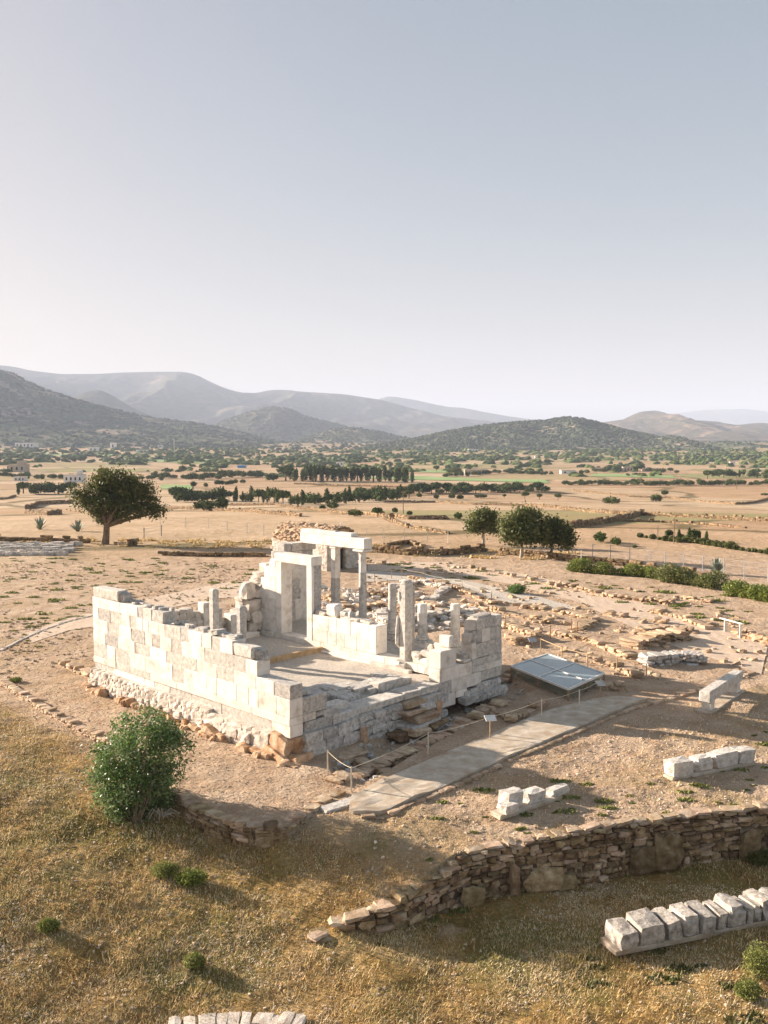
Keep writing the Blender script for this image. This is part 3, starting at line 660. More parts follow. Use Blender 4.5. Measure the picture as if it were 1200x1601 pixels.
ashlar(mb, 'a', 10.63, 11.75, BW, BW + D2, [3.403, 3.9], old=.1, seed=50); ashlar(mb, 'a', 10.63, 11.5, BW, BW + D2, [3.903, 4.45], old=.1, seed=51); tb(mb, 10.66, 11.15, BW + .02, BW + D2 - .03, 4.455, 4.85, M_white, .05, .03); tb(mb, 10.66, 10.95, BW + .03, BW + D2 - .05, 4.86, 5.15, M_old, .06, .03)
rstones(mb, [(11.9, BW + .2, 3.5, .2, .25, .14), (12.0, BW, 3.1, .25, .3, .2), (12.0, BW - .3, 2.6, .25, .3, .25), (12.1, BW - .5, 2.1, .3, .3, .25), (11.9, BW - .2, 1.7, .3, .2, .25)], M_pale, .25, .14)
mb.build('porch_wall', TL)
df = bpy.data.objects.new('door_frame', None); COL.objects.link(df); df.parent = TL; df.empty_display_size = .2; bpy.context.view_layer.update()
mb = MB(); tb(mb, 8.10, 10.68, BW - .03, BW + D2 + .03, 4.75, 5.15, M_white, .015); mb.build('lintel', df)
mb = MB(); tb(mb, 10.21, 10.60, BW - .02, BW + D2 + .04, 1.424, 4.746, M_white, .01); mb.build('jamb', df)
mb = MB(); tb(mb, 8.10, 8.45, BW - .02, BW + .12, 1.424, 4.746, M_white, .01); tb(mb, 8.13, 8.45, BW + .121, BW + D2 + .02, 1.424, 4.746, M_grey, .02, .01); mb.build('jamb', df)
# tall broken pier in the porch wall and the blocks right of it
mb = MB()
tb(mb, 2.42, 2.78, BW - .02, BW + .42, 1.2, 4.62, M_old, .03, .015); tb(mb, 2.46, 2.70, BW + .43, BW + .62, 1.3, 4.45, M_grey, .04, .02)
rstones(mb, [(2.6, BW + .15, 4.62, .17, .2, .08), (2.75, BW + .1, 4.0, .1, .15, .25), (2.85, BW + .1, 2.6, .08, .2, .6), (2.6, BW + .2, 1.3, .3, .4, .15)], M_old, .3)
o = mb.build('pier', TL); o['label'] = 'tall weathered pier, lit on its left face'
mb = MB()
tb(mb, .3, 2.1, BW - .02, BW + .5, 1.423, 1.72, M_white, .05, .03); tb(mb, 1.0, 1.7, BW, BW + .5, 1.725, 2.0, M_old, .09, .05); tb(mb, .6, 1.2, BW + .2, BW + .6, 2.0, 2.35, M_pale, .09, .05)
tb(mb, -.02, .57, BW - .72, BW - .05, 1.63, 2.3, M_white, .02)
rstones(mb, [(1.9, BW + .2, 1.75, .25, .25, .13), (1.5, BW + .5, 2.1, .22, .2, .15), (.85, BW - .1, 1.8, .22, .2, .25), (.9, BW - .2, 1.4, .2, .2, .2), (1.2, BW + .9, 1.9, .3, .3, .3)], M_pale, .3)
mb.build('broken_wall', TL)
# columns of the porch
BC = 11.25; CA = [(2.46, 3.32, .205), (4.33, 3.10, .215), (6.16, 3.85, .195), (8.08, 4.98, .19)]
cz = 1.53
for i, (a, zt, r) in enumerate(CA):
    c = W(a, BC); col = bpy.data.objects.new('column', None); COL.objects.link(col); col.parent = TL; col.location = Vector((c[0], c[1], 0)) - Vector(TL.location); col.empty_display_size = .2; bpy.context.view_layer.update()
    mb = MB(); n = 20; prof = []
    zs_ = np.linspace(cz + .22, zt, 9)
    for z in zs_: prof.append((r * (1.04 - .14 * (z - cz) / 3.6) * random.uniform(.985, 1.01), z))
    k = {0: 6, 1: 6, 2: 5, 3: 6}[i]
    lathe(mb, c, prof[:4], M_old, n, .3); lathe(mb, c, prof[3:7] if i != 2 else prof[3:], M_old if i in (2, 3) else M_white, n, .3)
    if i != 2: lathe(mb, c, [(q[0] * 1.005, q[1]) for q in prof[6:]] + [(r * .80, zt + .05)], M_white, n, .3)
    mb.build('shaft', col, smooth=False)
    mb = MB(); cbox(mb, (c[0], c[1], cz - .08), (.33, .33, .085), M_old, UA3, UB3, (0, 0, 1), .02)
    lathe(mb, c, [(r * 1.15, cz + .005), (r * 1.38, cz + .03), (r * 1.42, cz + .07), (r * 1.3, cz + .10), (r * 1.18, cz + .12), (r * 1.25, cz + .15), (r * 1.28, cz + .18), (r * 1.1, cz + .22)], M_old, 20); mb.build('base', col)
    if i == 3:
        mb = MB(); lathe(mb, c, [(r * .92, zt + .05), (r * 1.0, zt + .08), (r * 1.25, zt + .14), (r * 1.5, zt + .18)], M_white, 20); cbox(mb, (c[0], c[1], zt + .235), (.34, .34, .05), M_white, UA3, UB3, (0, 0, 1), .015); mb.build('capital', col)
mb = MB(); tb(mb, 9.78, 10.11, BC - .17, BC + .17, 3.72, 5.24, M_white, .02); tb(mb, 9.77, 10.12, BC - .18, BC + .18, 1.40, 3.715, M_old, .03, .012); tb(mb, 9.72, 10.16, BC - .22, BC + .22, 5.15, 5.28, M_white, .02)
o = mb.build('pillar', TL); o['label'] = 'square pillar under the architrave, pale above and grey below'
mb = MB(); tb(mb, 7.72, 12.25, BC - .27, BC + .27, 5.29, 5.79, M_white, .012); o = mb.build('architrave', TL)
mb = MB(); tb(mb, 8.65, 12.3, BC - .2, BC + .24, 5.795, 5.97, M_white, .02); rstones(mb, [(11.0, BC, 5.97, .5, .15, .03), (10.2, BC, 5.97, .4, .15, .03)], M_old); mb.build('cornice', TL)
mb = MB(); ashlar(mb, 'a', .56, 12.1, BC - .42, BC + .45, [1.05, 1.40], old=.6, seed=60, lens=(.9, 1.6), mats=(M_white, M_old, M_grey)); tb(mb, .6, 12, BC - .4, BC + .4, -.1, 1.0, M_core); mb.build('porch_step', TL)
# back wall (far side), ruined towards the left
AW = 12.1
mb = MB()
tb(mb, AW + .02, AW + .5, 8.7, 11.6, 1.0, 4.3, M_old)
ashlar(mb, 'b', 8.7, 11.7, AW, AW + .52, [.9, 1.5, 2.0, 2.5, 3.05, 3.5, 4.0, 4.45], old=.45, seed=62, lens=(.4, 1.0))
ashlar(mb, 'b', 9.9, 11.7, AW, AW + .52, [4.453, 4.89], old=.1, seed=63, lens=(.9, 1.3)); ashlar(mb, 'b', 9.55, 9.9, AW, AW + .5, [4.453, 4.7], old=1, seed=64)
mb.build('back_wall', TL)
mb = MB(); tb(mb, AW - .02, AW + .55, 10.32, 11.9, 4.90, 5.31, M_old, .02, .008); tb(mb, AW - .01, AW + .55, 9.85, 10.3, 4.90, 5.31, M_grey, .03, .01); mb.build('wall_beam', TL)
mb = MB(); L = []
prof = lambda b: np.interp(b, [0, 2.4, 3.0, 4.6, 5.0, 5.3, 5.6, 6.0, 6.4, 6.9, 7.2, 7.6, 8.6], [1.6, 1.9, 2.65, 2.9, 2.3, 1.9, 2.0, 2.3, 1.8, 1.9, 2.7, 3.4, 4.1])
tb(mb, AW + .1, AW + .5, .6, 8.0, 0, 1.7, M_core)
z = 1.0
while z < 4.2:
    h = random.uniform(.16, .26); b = .6
    while b < 8.7:
        l = random.uniform(.22, .5)
        if z + h * .5 < prof(b + l / 2): L.append((AW + .25, b + l / 2, z + h / 2, .28, l / 2, h / 2 * 1.03))
        b += l
    z += h * .95
rstones(mb, L, M_pale, .22, .1, .04)
tb(mb, AW - .1, AW + .4, 5.05, 5.5, 1.3, 3.0, M_white, .03); tb(mb, AW - .3, AW + .3, 5.6, 5.95, 1.3, 2.7, M_old, .04, .02); tb(mb, AW - .5, AW + .2, 6.3, 7.2, 1.4, 2.35, M_white, .05, .03); tb(mb, AW - .9, AW - .3, 5.4, 7.6, 1.2, 1.45, M_white, .03)
rstones(mb, [(AW - .1, 7.5, 3.3, .3, .3, .4), (AW - .1, 7.7, 2.6, .3, .35, .3), (AW - .3, 7.5, 1.6, .25, .25, .22), (AW - .2, 7.8, 2.0, .3, .3, .3)], M_pale, .25, .12)
o = mb.build('back_wall', TL); o['label'] = 'low ruined stretch of the back wall in rubble and odd blocks'
# two free standing inner posts
for a, b, z1_, w, m in ((7.2, 2.2, 4.45, .19, M_old), (5.1, 1.9, 3.85, .18, M_grey)):
    pass
def post(px_, ytop, b, m, hw, lab):
    a = pxa(px_, b); X, Y, _ = W(a, b); d = ray(px_, ytop); zt = H + d[2] / d[1] * Y
    mb = MB(); tb(mb, a - hw, a + hw, b - hw, b + hw, 1.1, zt, m, .02, .012); rstones(mb, [(a, b, zt, hw * .8, hw * .8, .05)], m); tb(mb, a - hw - .1, a + hw + .1, b - hw - .1, b + hw + .1, 1.08, 1.2, M_old, .02, .01)
    o = mb.build('inner_post', TL); o['label'] = lab
post(335.5, 922, 4.0, M_old, .15, 'taller brownish inner post'); post(377.5, 949, 4.0, M_grey, .145, 'shorter grey inner post')
# floor: gravel, paving and a timber edge
mb = MB(); ns = 40; aa = np.linspace(.5, 12.15, 60); bb = np.linspace(.5, 11.0, 54)
A_, B_ = np.meshgrid(aa, bb, indexing='ij'); X = O0[0] + A_ * UA[0] + B_ * UB[0]; Y = O0[1] + A_ * UA[1] + B_ * UB[1]
Z = 1.04 + .10 * fbm(A_ * 1.3, B_ * 1.3, 4, 77) + .16 * sstep(7.35, 7.55, A_) + .25 * sstep(8.4, 8.8, B_) - .22 * sstep(2.6, 2.2, A_) * sstep(4.0, 3.4, B_) * sstep(1.0, 1.4, B_) - .25 * sstep(.95, .6, A_) * sstep(7.2, 6.8, B_)
q = np.array([[i * 54 + j, (i + 1) * 54 + j, (i + 1) * 54 + j + 1, i * 54 + j + 1] for i in range(59) for j in range(53)]); mb.add(np.stack([X, Y, Z], -1).reshape(-1, 3), q, M_grav); mb.build('gravel_floor', TL, smooth=True)
mb = MB(); tb(mb, 7.28, 7.45, 2.9, 8.0, 1.0, 1.27, M_wood, .01); mb.build('timber_edge', TL)
mb = MB()
for k in range(46):
    a = random.uniform(.9, 4.0); b = random.uniform(.7, 6.6)
    if a > 2.2 + .3 * (6 - b) and b > 1.5: continue
    tb(mb, a - random.uniform(.15, .4), a + random.uniform(.15, .4), b - random.uniform(.2, .6), b + random.uniform(.2, .6), .95 + k * .002, 1.13 + k * .0045, M_grey if k % 3 else M_old, .03, .03)
for k, (a, b, w, l) in enumerate(((3.0, 1.1, .3, .35), (3.6, 1.0, .35, .3), (2.6, 1.6, .35, .4), (2.9, 2.3, .3, .3), (2.6, 2.8, .28, .3), (2.5, 3.4, .3, .3), (2.0, 3.9, .3, .4), (1.6, 4.6, .3, .45), (.6, 2.4, .3, .5), (1.2, 5.7, .3, .5))):
    tb(mb, a - w, a + w, b - l, b + l, 1.0, 1.26 + .003 * k, M_old, .03, .025)
mb.build('paving_slab', TL)
# ------------------------------------------------------------------ terrace walls, path, low ruins
def on(P): return [(x, y, Tf(x, y)) for x, y in P]
def shift(P, d):
    out = []
    for i in range(len(P)):
        a = P[max(0, i - 1)]; b = P[min(len(P) - 1, i + 1)]; l = math.dist(a[:2], b[:2]); out.append((P[i][0] - (b[1] - a[1]) / l * d, P[i][1] + (b[0] - a[0]) / l * d))
    return out
def wall_along(name, P, ztop, th, m, label, cat, sl, sh, off=0., low=None, core=True, wob=.03, group=None, k=.3, dz=-.12, jit=.14):
    """free-standing or retaining drystone wall; ztop height above the lower ground"""
    P = polysample(P, .7); D = arc(P); Q = shift(P, off); lo = shift(P, low) if low else P
    zb = T(np.array([q[0] for q in lo]), np.array([q[1] for q in lo]))
    zb = np.minimum(zb, T(np.array([q[0] for q in P]), np.array([q[1] for q in P])))
    zt = np.array([ztop(t / D[-1]) if callable(ztop) else ztop for t in D]) + (zb if not getattr(ztop, 'abs', False) else 0)
    c = (P[len(P) // 2][0], P[len(P) // 2][1], float(zb[len(P) // 2])); mb = MB()
    drywall(mb, [(q[0], q[1], 0) for q in Q], lambda t: float(np.interp(t, D, zb)) + dz, lambda t: float(np.interp(t, D, zt)) + random.uniform(-wob, wob), th, m, sl, sh, core, k=k, jit=jit)
    return tag(mb.build(name, loc=c), label, cat, group)
# retaining wall below the path
zz = lambda u: .06 if u > .16 else .06 * u / .16 - .5 * (1 - u / .16) ** 2
zz.abs = True
w2 = [p for p in WALL2]
TH = T(np.array([p[0] for p in shift(w2, .9)]), np.array([p[1] for p in shift(w2, .9)]))
def _w2top(u):
    D = arc(w2); return float(np.interp(u * D[-1], D, TH)) - .02
_w2top.abs = True
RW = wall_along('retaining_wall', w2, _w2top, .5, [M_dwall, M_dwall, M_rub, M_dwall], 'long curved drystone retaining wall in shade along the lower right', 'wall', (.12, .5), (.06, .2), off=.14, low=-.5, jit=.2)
mb = MB()          # big upright slabs set in the wall and flat capping stones
C, S, A_ = [], [], []
Pw = polysample(w2, .42)
for i in range(len(Pw) - 1):
    p, q = Pw[i], Pw[i + 1]; an = math.atan2(q[1] - p[1], q[0] - p[0]); u = i / len(Pw); z = _w2top(u)
    C.append((p[0] - math.sin(an) * .12, p[1] + math.cos(an) * .12, z + .02)); S.append((random.uniform(.14, .3), random.uniform(.12, .24), random.uniform(.03, .06))); A_.append(an + random.uniform(-.15, .15))
stones(mb, C, S, np.array(A_), M_rub, .3, .22, .06); mb.build('capping_stone', RW)
mb = MB(); C, S, A_ = [], [], []
for px_, w, h in ((800, .12, .42), (850, .5, .28), (1005, .36, .38), (1045, .42, .5), (1175, .3, .45), (735, .3, .25), (885, .3, .22)):
    D = arc(w2); xs = np.array([p[0] for p in w2]); ys = np.array([p[1] for p in w2]); t = np.linspace(0, D[-1], 400); X = np.interp(t, D, xs); Y = np.interp(t, D, ys)
    k = int(np.argmin(np.abs(CX + F * X / Y / PC * .985 - px_))); an = math.atan2(Y[k + 1] - Y[k], X[k + 1] - X[k]); x, y = X[k] + math.sin(an) * .20, Y[k] - math.cos(an) * .20
    C.append((x, y, Tf(x + math.sin(an) * .5, y - math.cos(an) * .5) + h)); S.append((w, .12, h)); A_.append(an)
stones(mb, C, S, np.array(A_), M_dwall, .55, .2, .1); mb.build('upright_slab', RW)
# retaining wall round the temple terrace
e1 = EDGE1[8:]
zt1 = lambda u: .03
zt1.abs = True
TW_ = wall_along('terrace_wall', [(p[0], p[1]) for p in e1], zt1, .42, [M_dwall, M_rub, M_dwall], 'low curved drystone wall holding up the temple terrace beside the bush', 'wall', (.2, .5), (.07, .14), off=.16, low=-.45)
mb = MB(); C, S, A_ = [], [], []
Pw = polysample(e1, .42)
for i in range(len(Pw) - 1):
    p, q = Pw[i], Pw[i + 1]; an = math.atan2(q[1] - p[1], q[0] - p[0]); C.append((p[0] - math.sin(an) * .2, p[1] + math.cos(an) * .2, .025)); S.append((random.uniform(.13, .26), random.uniform(.13, .22), .035)); A_.append(an + random.uniform(-.15, .15))
stones(mb, C, S, np.array(A_), M_rub, .25, .2, .05); mb.build('capping_stone', TW_)
wall_along('stone_kerb', [(p[0], p[1]) for p in EDGE1[1:8]], .22, .34, M_rub, 'rough stone edging of the terrace on the left above the dry meadow', 'kerb', (.12, .38), (.06, .12), off=.05, core=False, dz=-.05)
wall_along('stone_kerb', px2([(0, 1018), (30, 1002), (60, 988), (105, 972), (148, 962)]), .05, .16, M_pale, 'thin curved line of pale kerb stones left of the long wall', 'kerb', (.2, .5), (.08, .14), core=False, dz=-.05)
# ramp of concrete and loose edge stones
ribbon('concrete_path', px2([(545, 1272), (548, 1250), (640, 1205), (760, 1155), (860, 1113), (930, 1096), (965, 1092)]), px2([(552, 1274), (600, 1272), (700, 1230), (810, 1180), (910, 1138), (985, 1105), (1012, 1096)]), M_concrete, .015, .10, 8, .35)
wall_along('stone_kerb', px2([(556, 1279), (603, 1276), (702, 1235), (812, 1184), (912, 1142), (988, 1109), (1080, 1085), (1180, 1052)]), .08, .16, M_rub, 'line of low edging stones along the near side of the concrete path', 'kerb', (.15, .45), (.06, .1), core=False, dz=-.05, group=None)
mb = MB(); c = G(530, 1262); stones(mb, [(c[0], c[1], c[2] + .04)], [(.55, .2, .06)], np.array([.6]), M_grey, .15, .1, .02); tag(mb.build('stone_slab', loc=c), 'grey flat slab lying at the near end of the concrete path', 'slab')
ribbon('gravel_path', px2([(560, 893), (640, 897), (700, 903), (760, 915), (830, 930), (900, 950)]), px2([(560, 912), (620, 908), (690, 916), (750, 932), (820, 948), (890, 962)]), M_grav, .03, 0, 5, 1.0)
ribbon('dirt_path', px2([(440, 905), (350, 912), (250, 932), (180, 950), (110, 965), (40, 990)]), px2([(420, 935), (350, 935), (260, 952), (190, 975), (110, 985), (50, 1005)]), mat('pale_path_gravel', [(.44, .33, .235), (.55, .43, .32), (.64, .53, .42)], 4, 1, .8, 30), .02, 0, 5, 1.0)
ribbon('dirt_path', px2([(575, 880), (700, 880), (800, 895), (950, 925), (1100, 975), (1200, 1010)]), px2([(575, 893), (700, 897), (790, 912), (900, 940), (1050, 1010), (1190, 1055)]), mat('pale_path_gravel', [(.42, .33, .25), (.52, .42, .32), (.60, .51, .41)], 4, 1, .8, 30), .02, 0, 8, 1.0)
# low foundations north and east of the temple
def ruin(name, pts, h, th, m, label, sl=(.25, .6), sh=(.12, .22), z=0., wob=.1, jit=.2):
    return wall_along(name, px2(pts, z), h, th, m, label, 'wall', sl, sh, core=False, dz=-.08, wob=wob, jit=jit)
lows = [
 ([(520, 1225), (575, 1198), (640, 1170), (690, 1146), (740, 1124), (800, 1092)], .30, .55, M_rub, 'long low rubble wall between the temple front and the rope fence'),
 ([(560, 1180), (602, 1205)], .18, .35, M_rub, 'short rubble line closing the trench near the temple corner'),
 ([(625, 1140), (655, 1122), (665, 1108)], .5, .5, M_grey, 'small stepped stack of flat slabs against the temple front'),
 ([(700, 1088), (760, 1068), (800, 1052)], .25, .4, M_rub, 'low rubble line under the shaded end wall'),
 ([(750, 1108), (800, 1128), (850, 1100)], .2, .4, M_rub, 'low stones in front of the glass shelter'),
 ([(590, 968), (610, 985), (690, 965), (745, 960)], .5, .6, M_pale, 'low rubble wall just behind the porch columns'),
 ([(505, 935), (545, 955), (600, 950), (640, 958)], .5, .7, M_rub, 'rubble wall seen behind the square pillar'),
 ([(560, 930), (620, 935), (700, 960)], .35, .6, M_rub, 'low rubble line beyond the porch with weeds'),
 ([(640, 905), (700, 915), (770, 945)], .3, .5, M_rub, 'thin foundation line right of the tall pier'),
 ([(600, 925), (655, 912), (700, 922), (675, 940)], .3, .5, M_pale, 'curved foundation line behind the porch'),
 ([(735, 945), (800, 962), (860, 975)], .25, .5, M_rub, 'foundation line right behind the end wall'),
 ([(780, 975), (840, 1000), (800, 1008)], .35, .5, M_earth, 'orange stones beside the end wall'),
 ([(820, 950), (880, 958), (930, 972), (900, 985)], .3, .8, M_pale, 'wide pale foundation by the gravel path'),
 ([(860, 990), (930, 1005), (985, 1030)], .35, .6, M_rub, 'foundation line behind the glass shelter'),
 ([(985, 1012), (1030, 1003), (1075, 998)], .7, 1.2, M_rub, 'big heap-like ruin of tan blocks at right centre'),
 ([(1010, 1040), (1060, 1035), (1100, 1038)], .5, .8, M_grey, 'shaded rubble in front of the tan ruin'),
 ([(1000, 990), (1040, 985), (1090, 990)], .4, .7, M_pale, 'pale stones crowning the tan ruin'),
 ([(880, 915), (960, 935), (1055, 945)], .4, .8, M_rub, 'long low ruin below the hedge'),
 ([(1020, 958), (1060, 965), (1110, 985)], .4, .6, M_rub, 'low ruin left of the metal rail'),
 ([(940, 960), (990, 968), (1040, 975)], .25, .6, M_pale, 'flat pale foundation in the bare ground'),
 ([(1150, 995), (1200, 1005)], .3, .4, M_orange, 'sunlit low wall at the right edge'),
 ([(1070, 935), (1110, 942)], .3, .5, M_rub, 'flat slab-like ruin on the right slope'),
 ([(690, 880), (760, 893), (830, 908), (900, 925)], .2, .5, M_rub, 'scattered foundation line past the gravel path'),
 ([(560, 880), (600, 884), (640, 882)], .25, .4, M_rub, 'thin stone line near the embankment'),
 ([(925, 1035), (960, 1042), (995, 1060)], .3, .5, M_pale, 'pale stones beyond the shelter rail'),
 ([(930, 1072), (975, 1082)], .3, .4, M_rub, 'loose stones right of the small slanted sign'),
 ([(100, 1040), (130, 1052), (160, 1070)], .3, .5, M_rub, 'rough stones at the foot of the wall end'),
]
for pts, h, th, m, lab in lows:
    sc = 1.0 if pts[0][1] > 1040 else 1.25
    if pts[0][1] < 1050 and m in (M_rub, M_pale) and 'porch' not in lab: m = M_earth; h *= .75
    ruin('ruined_wall', pts, h, th, m, lab, (.2 * sc, .5 * sc), (.1 * sc, .2 * sc))
P_ = [G(255, 1606)[:2], G(330, 1597)[:2], G(400, 1594)[:2], G(480, 1603)[:2]]
wall_along('stone_edging', P_, .09, .40, M_pale, 'line of pale flat stones just showing at the bottom edge of the meadow', 'stones', (.2, .38), (.1, .14), core=False, dz=-.04)
# loose stones around the ruins, uncountable
def scatter(name, poly, n, smin, smax, m, label, seed=0, flat=.6, dens=None, kind='stuff'):
    xs = [p[0] for p in poly]; ys = [p[1] for p in poly]; k = n * 4
    x = RNG.uniform(min(xs), max(xs), k); y = RNG.uniform(min(ys), max(ys), k); ok = inpoly(x, y, poly)
    if dens is not None: ok &= (fbm(x * dens, y * dens, 3, seed + 90) + RNG.uniform(-.12, .12, k)) > .0
    x, y = x[ok][:n], y[ok][:n]; s = smin + (smax - smin) * RNG.random(len(x)) ** 3; z = T(x, y)
    mb = MB(); stones(mb, np.stack([x, y, z + s * .15], 1), np.stack([s, s * RNG.uniform(.6, 1, len(x)), s * flat], 1), RNG.random(len(x)) * 6.28, m, .4, .18, .2)
    return tag(mb.build(name), label, 'stones', kind=kind)
RUINP = px2([(560, 905), (700, 880), (900, 905), (1130, 945), (1200, 1000), (1200, 1060), (1010, 1070), (800, 1060), (790, 990), (600, 985)])
scatter('rubble', RUINP, 1000, .04, .24, M_earth, 'loose rubble over the excavated ground right of the temple', 1, dens=.35)
scatter('rubble', TRENCH, 260, .03, .16, M_grey, 'small loose stones in the trench before the temple', 2)
scatter('rubble', px2([(500, 920), (640, 925), (760, 960), (700, 985), (560, 985), (500, 960)]), 500, .08, .32, M_pale, 'tumbled pale rubble behind the porch columns', 3)
scatter('pebbles', px2([(560, 1290), (1010, 1110), (1250, 1070), (1250, 1250), (720, 1325), (560, 1400)]), 2600, .008, .045, M_pebb, 'pebbles on the ground between path and retaining wall', 4)
scatter('pebbles', px2([(-20, 1080), (160, 1165), (270, 1245), (400, 1320), (540, 1420), (800, 1600), (0, 1620)]), 4200, .006, .035, M_pebb, 'small pale stones in the dry meadow', 5)
scatter('pebbles', [(-1, 12), (14, 12), (14, 22), (3, 21), (-1, 17)], 2200, .006, .035, M_pebb, 'small pale stones below the retaining wall', 6)
scatter('pebbles', px2([(0, 880), (420, 880), (400, 950), (150, 1060), (0, 1060)]), 2500, .02, .10, M_rub, 'scattered stones on the bare ground left of the temple', 7, dens=.3)
scatter('pebbles', px2([(20, 1060), (150, 1075), (480, 1190), (560, 1230), (400, 1290), (270, 1230)]), 2500, .008, .03, M_pebb, 'gravel on the temple terrace', 8)
# ------------------------------------------------------------------ loose marble blocks
def base_slab(px0, px1, w, label, th=.12, group=None):
    a, b = G(*px0), G(*px1); L = math.dist(a[:2], b[:2]); u = ((b[0] - a[0]) / L, (b[1] - a[1]) / L, 0); v = (-u[1], u[0], 0); mb = MB()
    z = max(a[2], b[2]) + th / 2; mid = ((a[0] + b[0]) / 2 + v[0] * w / 2, (a[1] + b[1]) / 2 + v[1] * w / 2, z); cbox(mb, mid, (L / 2, w / 2, th), M_concrete, u, v, (0, 0, 1), .02, .015)
    return tag(mb.build('concrete_plinth', loc=mid), label, 'plinth'), a, b, u, v, z + th
def block(mid, hl, hw, hh, u, v, m, name, label, cat, group=None, style=0, jit=.03):
    mb = MB()
    if style == 0: stones(mb, [(0, 0, hh)], [(hl, hw, hh)], np.array([math.atan2(u[1], u[0])]), m, .16, .09, .05)
    elif style == 1: cbox(mb, (0, 0, hh * .8), (hl, hw, hh * .8), m, u, v, (0, 0, 1), .06, jit); stones(mb, [(0, 0, hh * 1.5)], [(hl * .8, hw * .9, hh * .55)], np.array([math.atan2(u[1], u[0])]), m, .3, .12, .05)
    elif style == 2: stones(mb, [(0, 0, hh)], [(hl * 1.05, hw * 1.05, hh * 1.05)], np.array([math.atan2(u[1], u[0])]), m, .18, .10, .04)
    for i in range(len(mb.v)): mb.v[i] = mb.v[i] + np.array([mid[0], mid[1], mid[2]])
    return tag(mb.build(name, loc=(mid[0], mid[1], mid[2])), label, cat, group)
def row(specs, px0, px1, w, slablab, group, m, th=.12, wid=None):
    _, a, b, u, v, z = base_slab(px0, px1, w, slablab, th)
    for (t0, t1, h, st, wf, lab) in specs:
        L = math.dist(a[:2], b[:2]); t = (t0 + t1) / 2 * L + random.uniform(-.02, .02); c = (a[0] + u[0] * t + v[0] * w / 2, a[1] + u[1] * t + v[1] * w / 2, z)
        block(c, (t1 - t0) * L / 2 * .93, w / 2 * wf, h / 2, u, v, m, 'marble_block', lab, 'block', group, st)
g1 = 'marble blocks in the long row at lower right'
sp = [(.03, .135, .36, 2, 1.1, 'broken-faced marble block at the near left end of the lower right row'), (.145, .30, .46, 0, 1.15, 'largest squarish marble block, second in the lower right row'),
 (.315, .40, .42, 0, 1.2, 'narrow marble block after the largest one in the lower right row'), (.41, .52, .46, 1, 1.2, 'round-topped marble block in the middle of the lower right row'),
 (.53, .62, .42, 0, 1.2, 'slim tilted marble block after the round-topped one'), (.63, .69, .4, 0, 1.1, 'thin marble block standing just before the pointed one'), (.70, .81, .5, 1, 1.2, 'tall pointed marble block in the lower right row'),
 (.82, .865, .38, 0, 1.1, 'first of two thin low blocks after the pointed one'), (.87, .925, .38, 1, 1.1, 'second of two thin low blocks after the pointed one'), (.93, 1.01, .48, 0, 1.2, 'marble block near the right frame edge'), (1.02, 1.1, .42, 2, 1.1, 'last marble block cut by the right frame edge')]
row(sp, (962, 1500), (1208, 1445), .62, 'long concrete plinth carrying the row of marble blocks at lower right', g1, M_lichen, .08)
g2 = 'marble blocks in the upper right row'
row([(.0, .25, .46, 0, 1.0, 'smooth marble block at the left end of the upper right row'), (.26, .48, .42, 1, 1.0, 'rounded marble block second from the left in the upper right row'), (.49, .78, .44, 0, 1.05, 'longest marble block of the upper right row'), (.79, 1.0, .42, 0, 1.05, 'rough marble block at the right end of the upper right row')], (1052, 1222), (1182, 1196), .45, 'concrete plinth under the four-block upper right row', g2, M_old, .06)
g3 = 'marble fragments on the small slab beside the path'
_, a, b, u, v, z = base_slab((782, 1284), (880, 1250), .42, 'small concrete slab under the marble fragments near the path', .06)
def fr(t, o, hl, hw, hh, st, lab, dz=0.): L = math.dist(a[:2], b[:2]); block((a[0] + u[0] * t * L + v[0] * o, a[1] + u[1] * t * L + v[1] * o, z + dz), hl, hw, hh, u, v, M_old, 'marble_fragment', lab, 'fragment', g3, st)
fr(.16, .1, .25, .17, .12, 2, 'low marble fragment in front at the left end of the small slab'); fr(.30, .36, .28, .2, .22, 2, 'tallest marble fragment on the small slab'); fr(.62, .3, .28, .2, .15, 2, 'rounded middle marble fragment on the small slab'); fr(1.0, .22, .32, .14, .11, 2, 'pointed marble fragment at the right end of the small slab')
# marble beam on two supports
A1, B1 = G(1104, 1112), G(1150, 1082); L = math.dist(A1[:2], B1[:2]) ; u = ((B1[0] - A1[0]) / L, (B1[1] - A1[1]) / L, 0); v = (-u[1], u[0], 0)
BE = thing('marble_beam', 'long white marble beam resting like a bench on two block supports', 'beam', A1)
mb = MB(); cbox(mb, (A1[0] + u[0] * L / 2, A1[1] + u[1] * L / 2, A1[2] + .62), (L / 2 + .25, .21, .22), M_old, u, v, (0, 0, 1), .03, .02); mb.build('beam', BE)
for t in (.05, .93):
    mb = MB(); cbox(mb, (A1[0] + u[0] * L * t, A1[1] + u[1] * L * t, A1[2] + .2), (.17, .19, .22), M_white, u, v, (0, 0, 1), .02, .01); mb.build('support', BE)
mb = MB(); cbox(mb, (A1[0] + u[0] * L / 2, A1[1] + u[1] * L / 2, A1[2] + .01), (L / 2 + .3, .32, .05), M_concrete, u, v, (0, 0, 1), .02, .01); mb.build('plinth', BE)
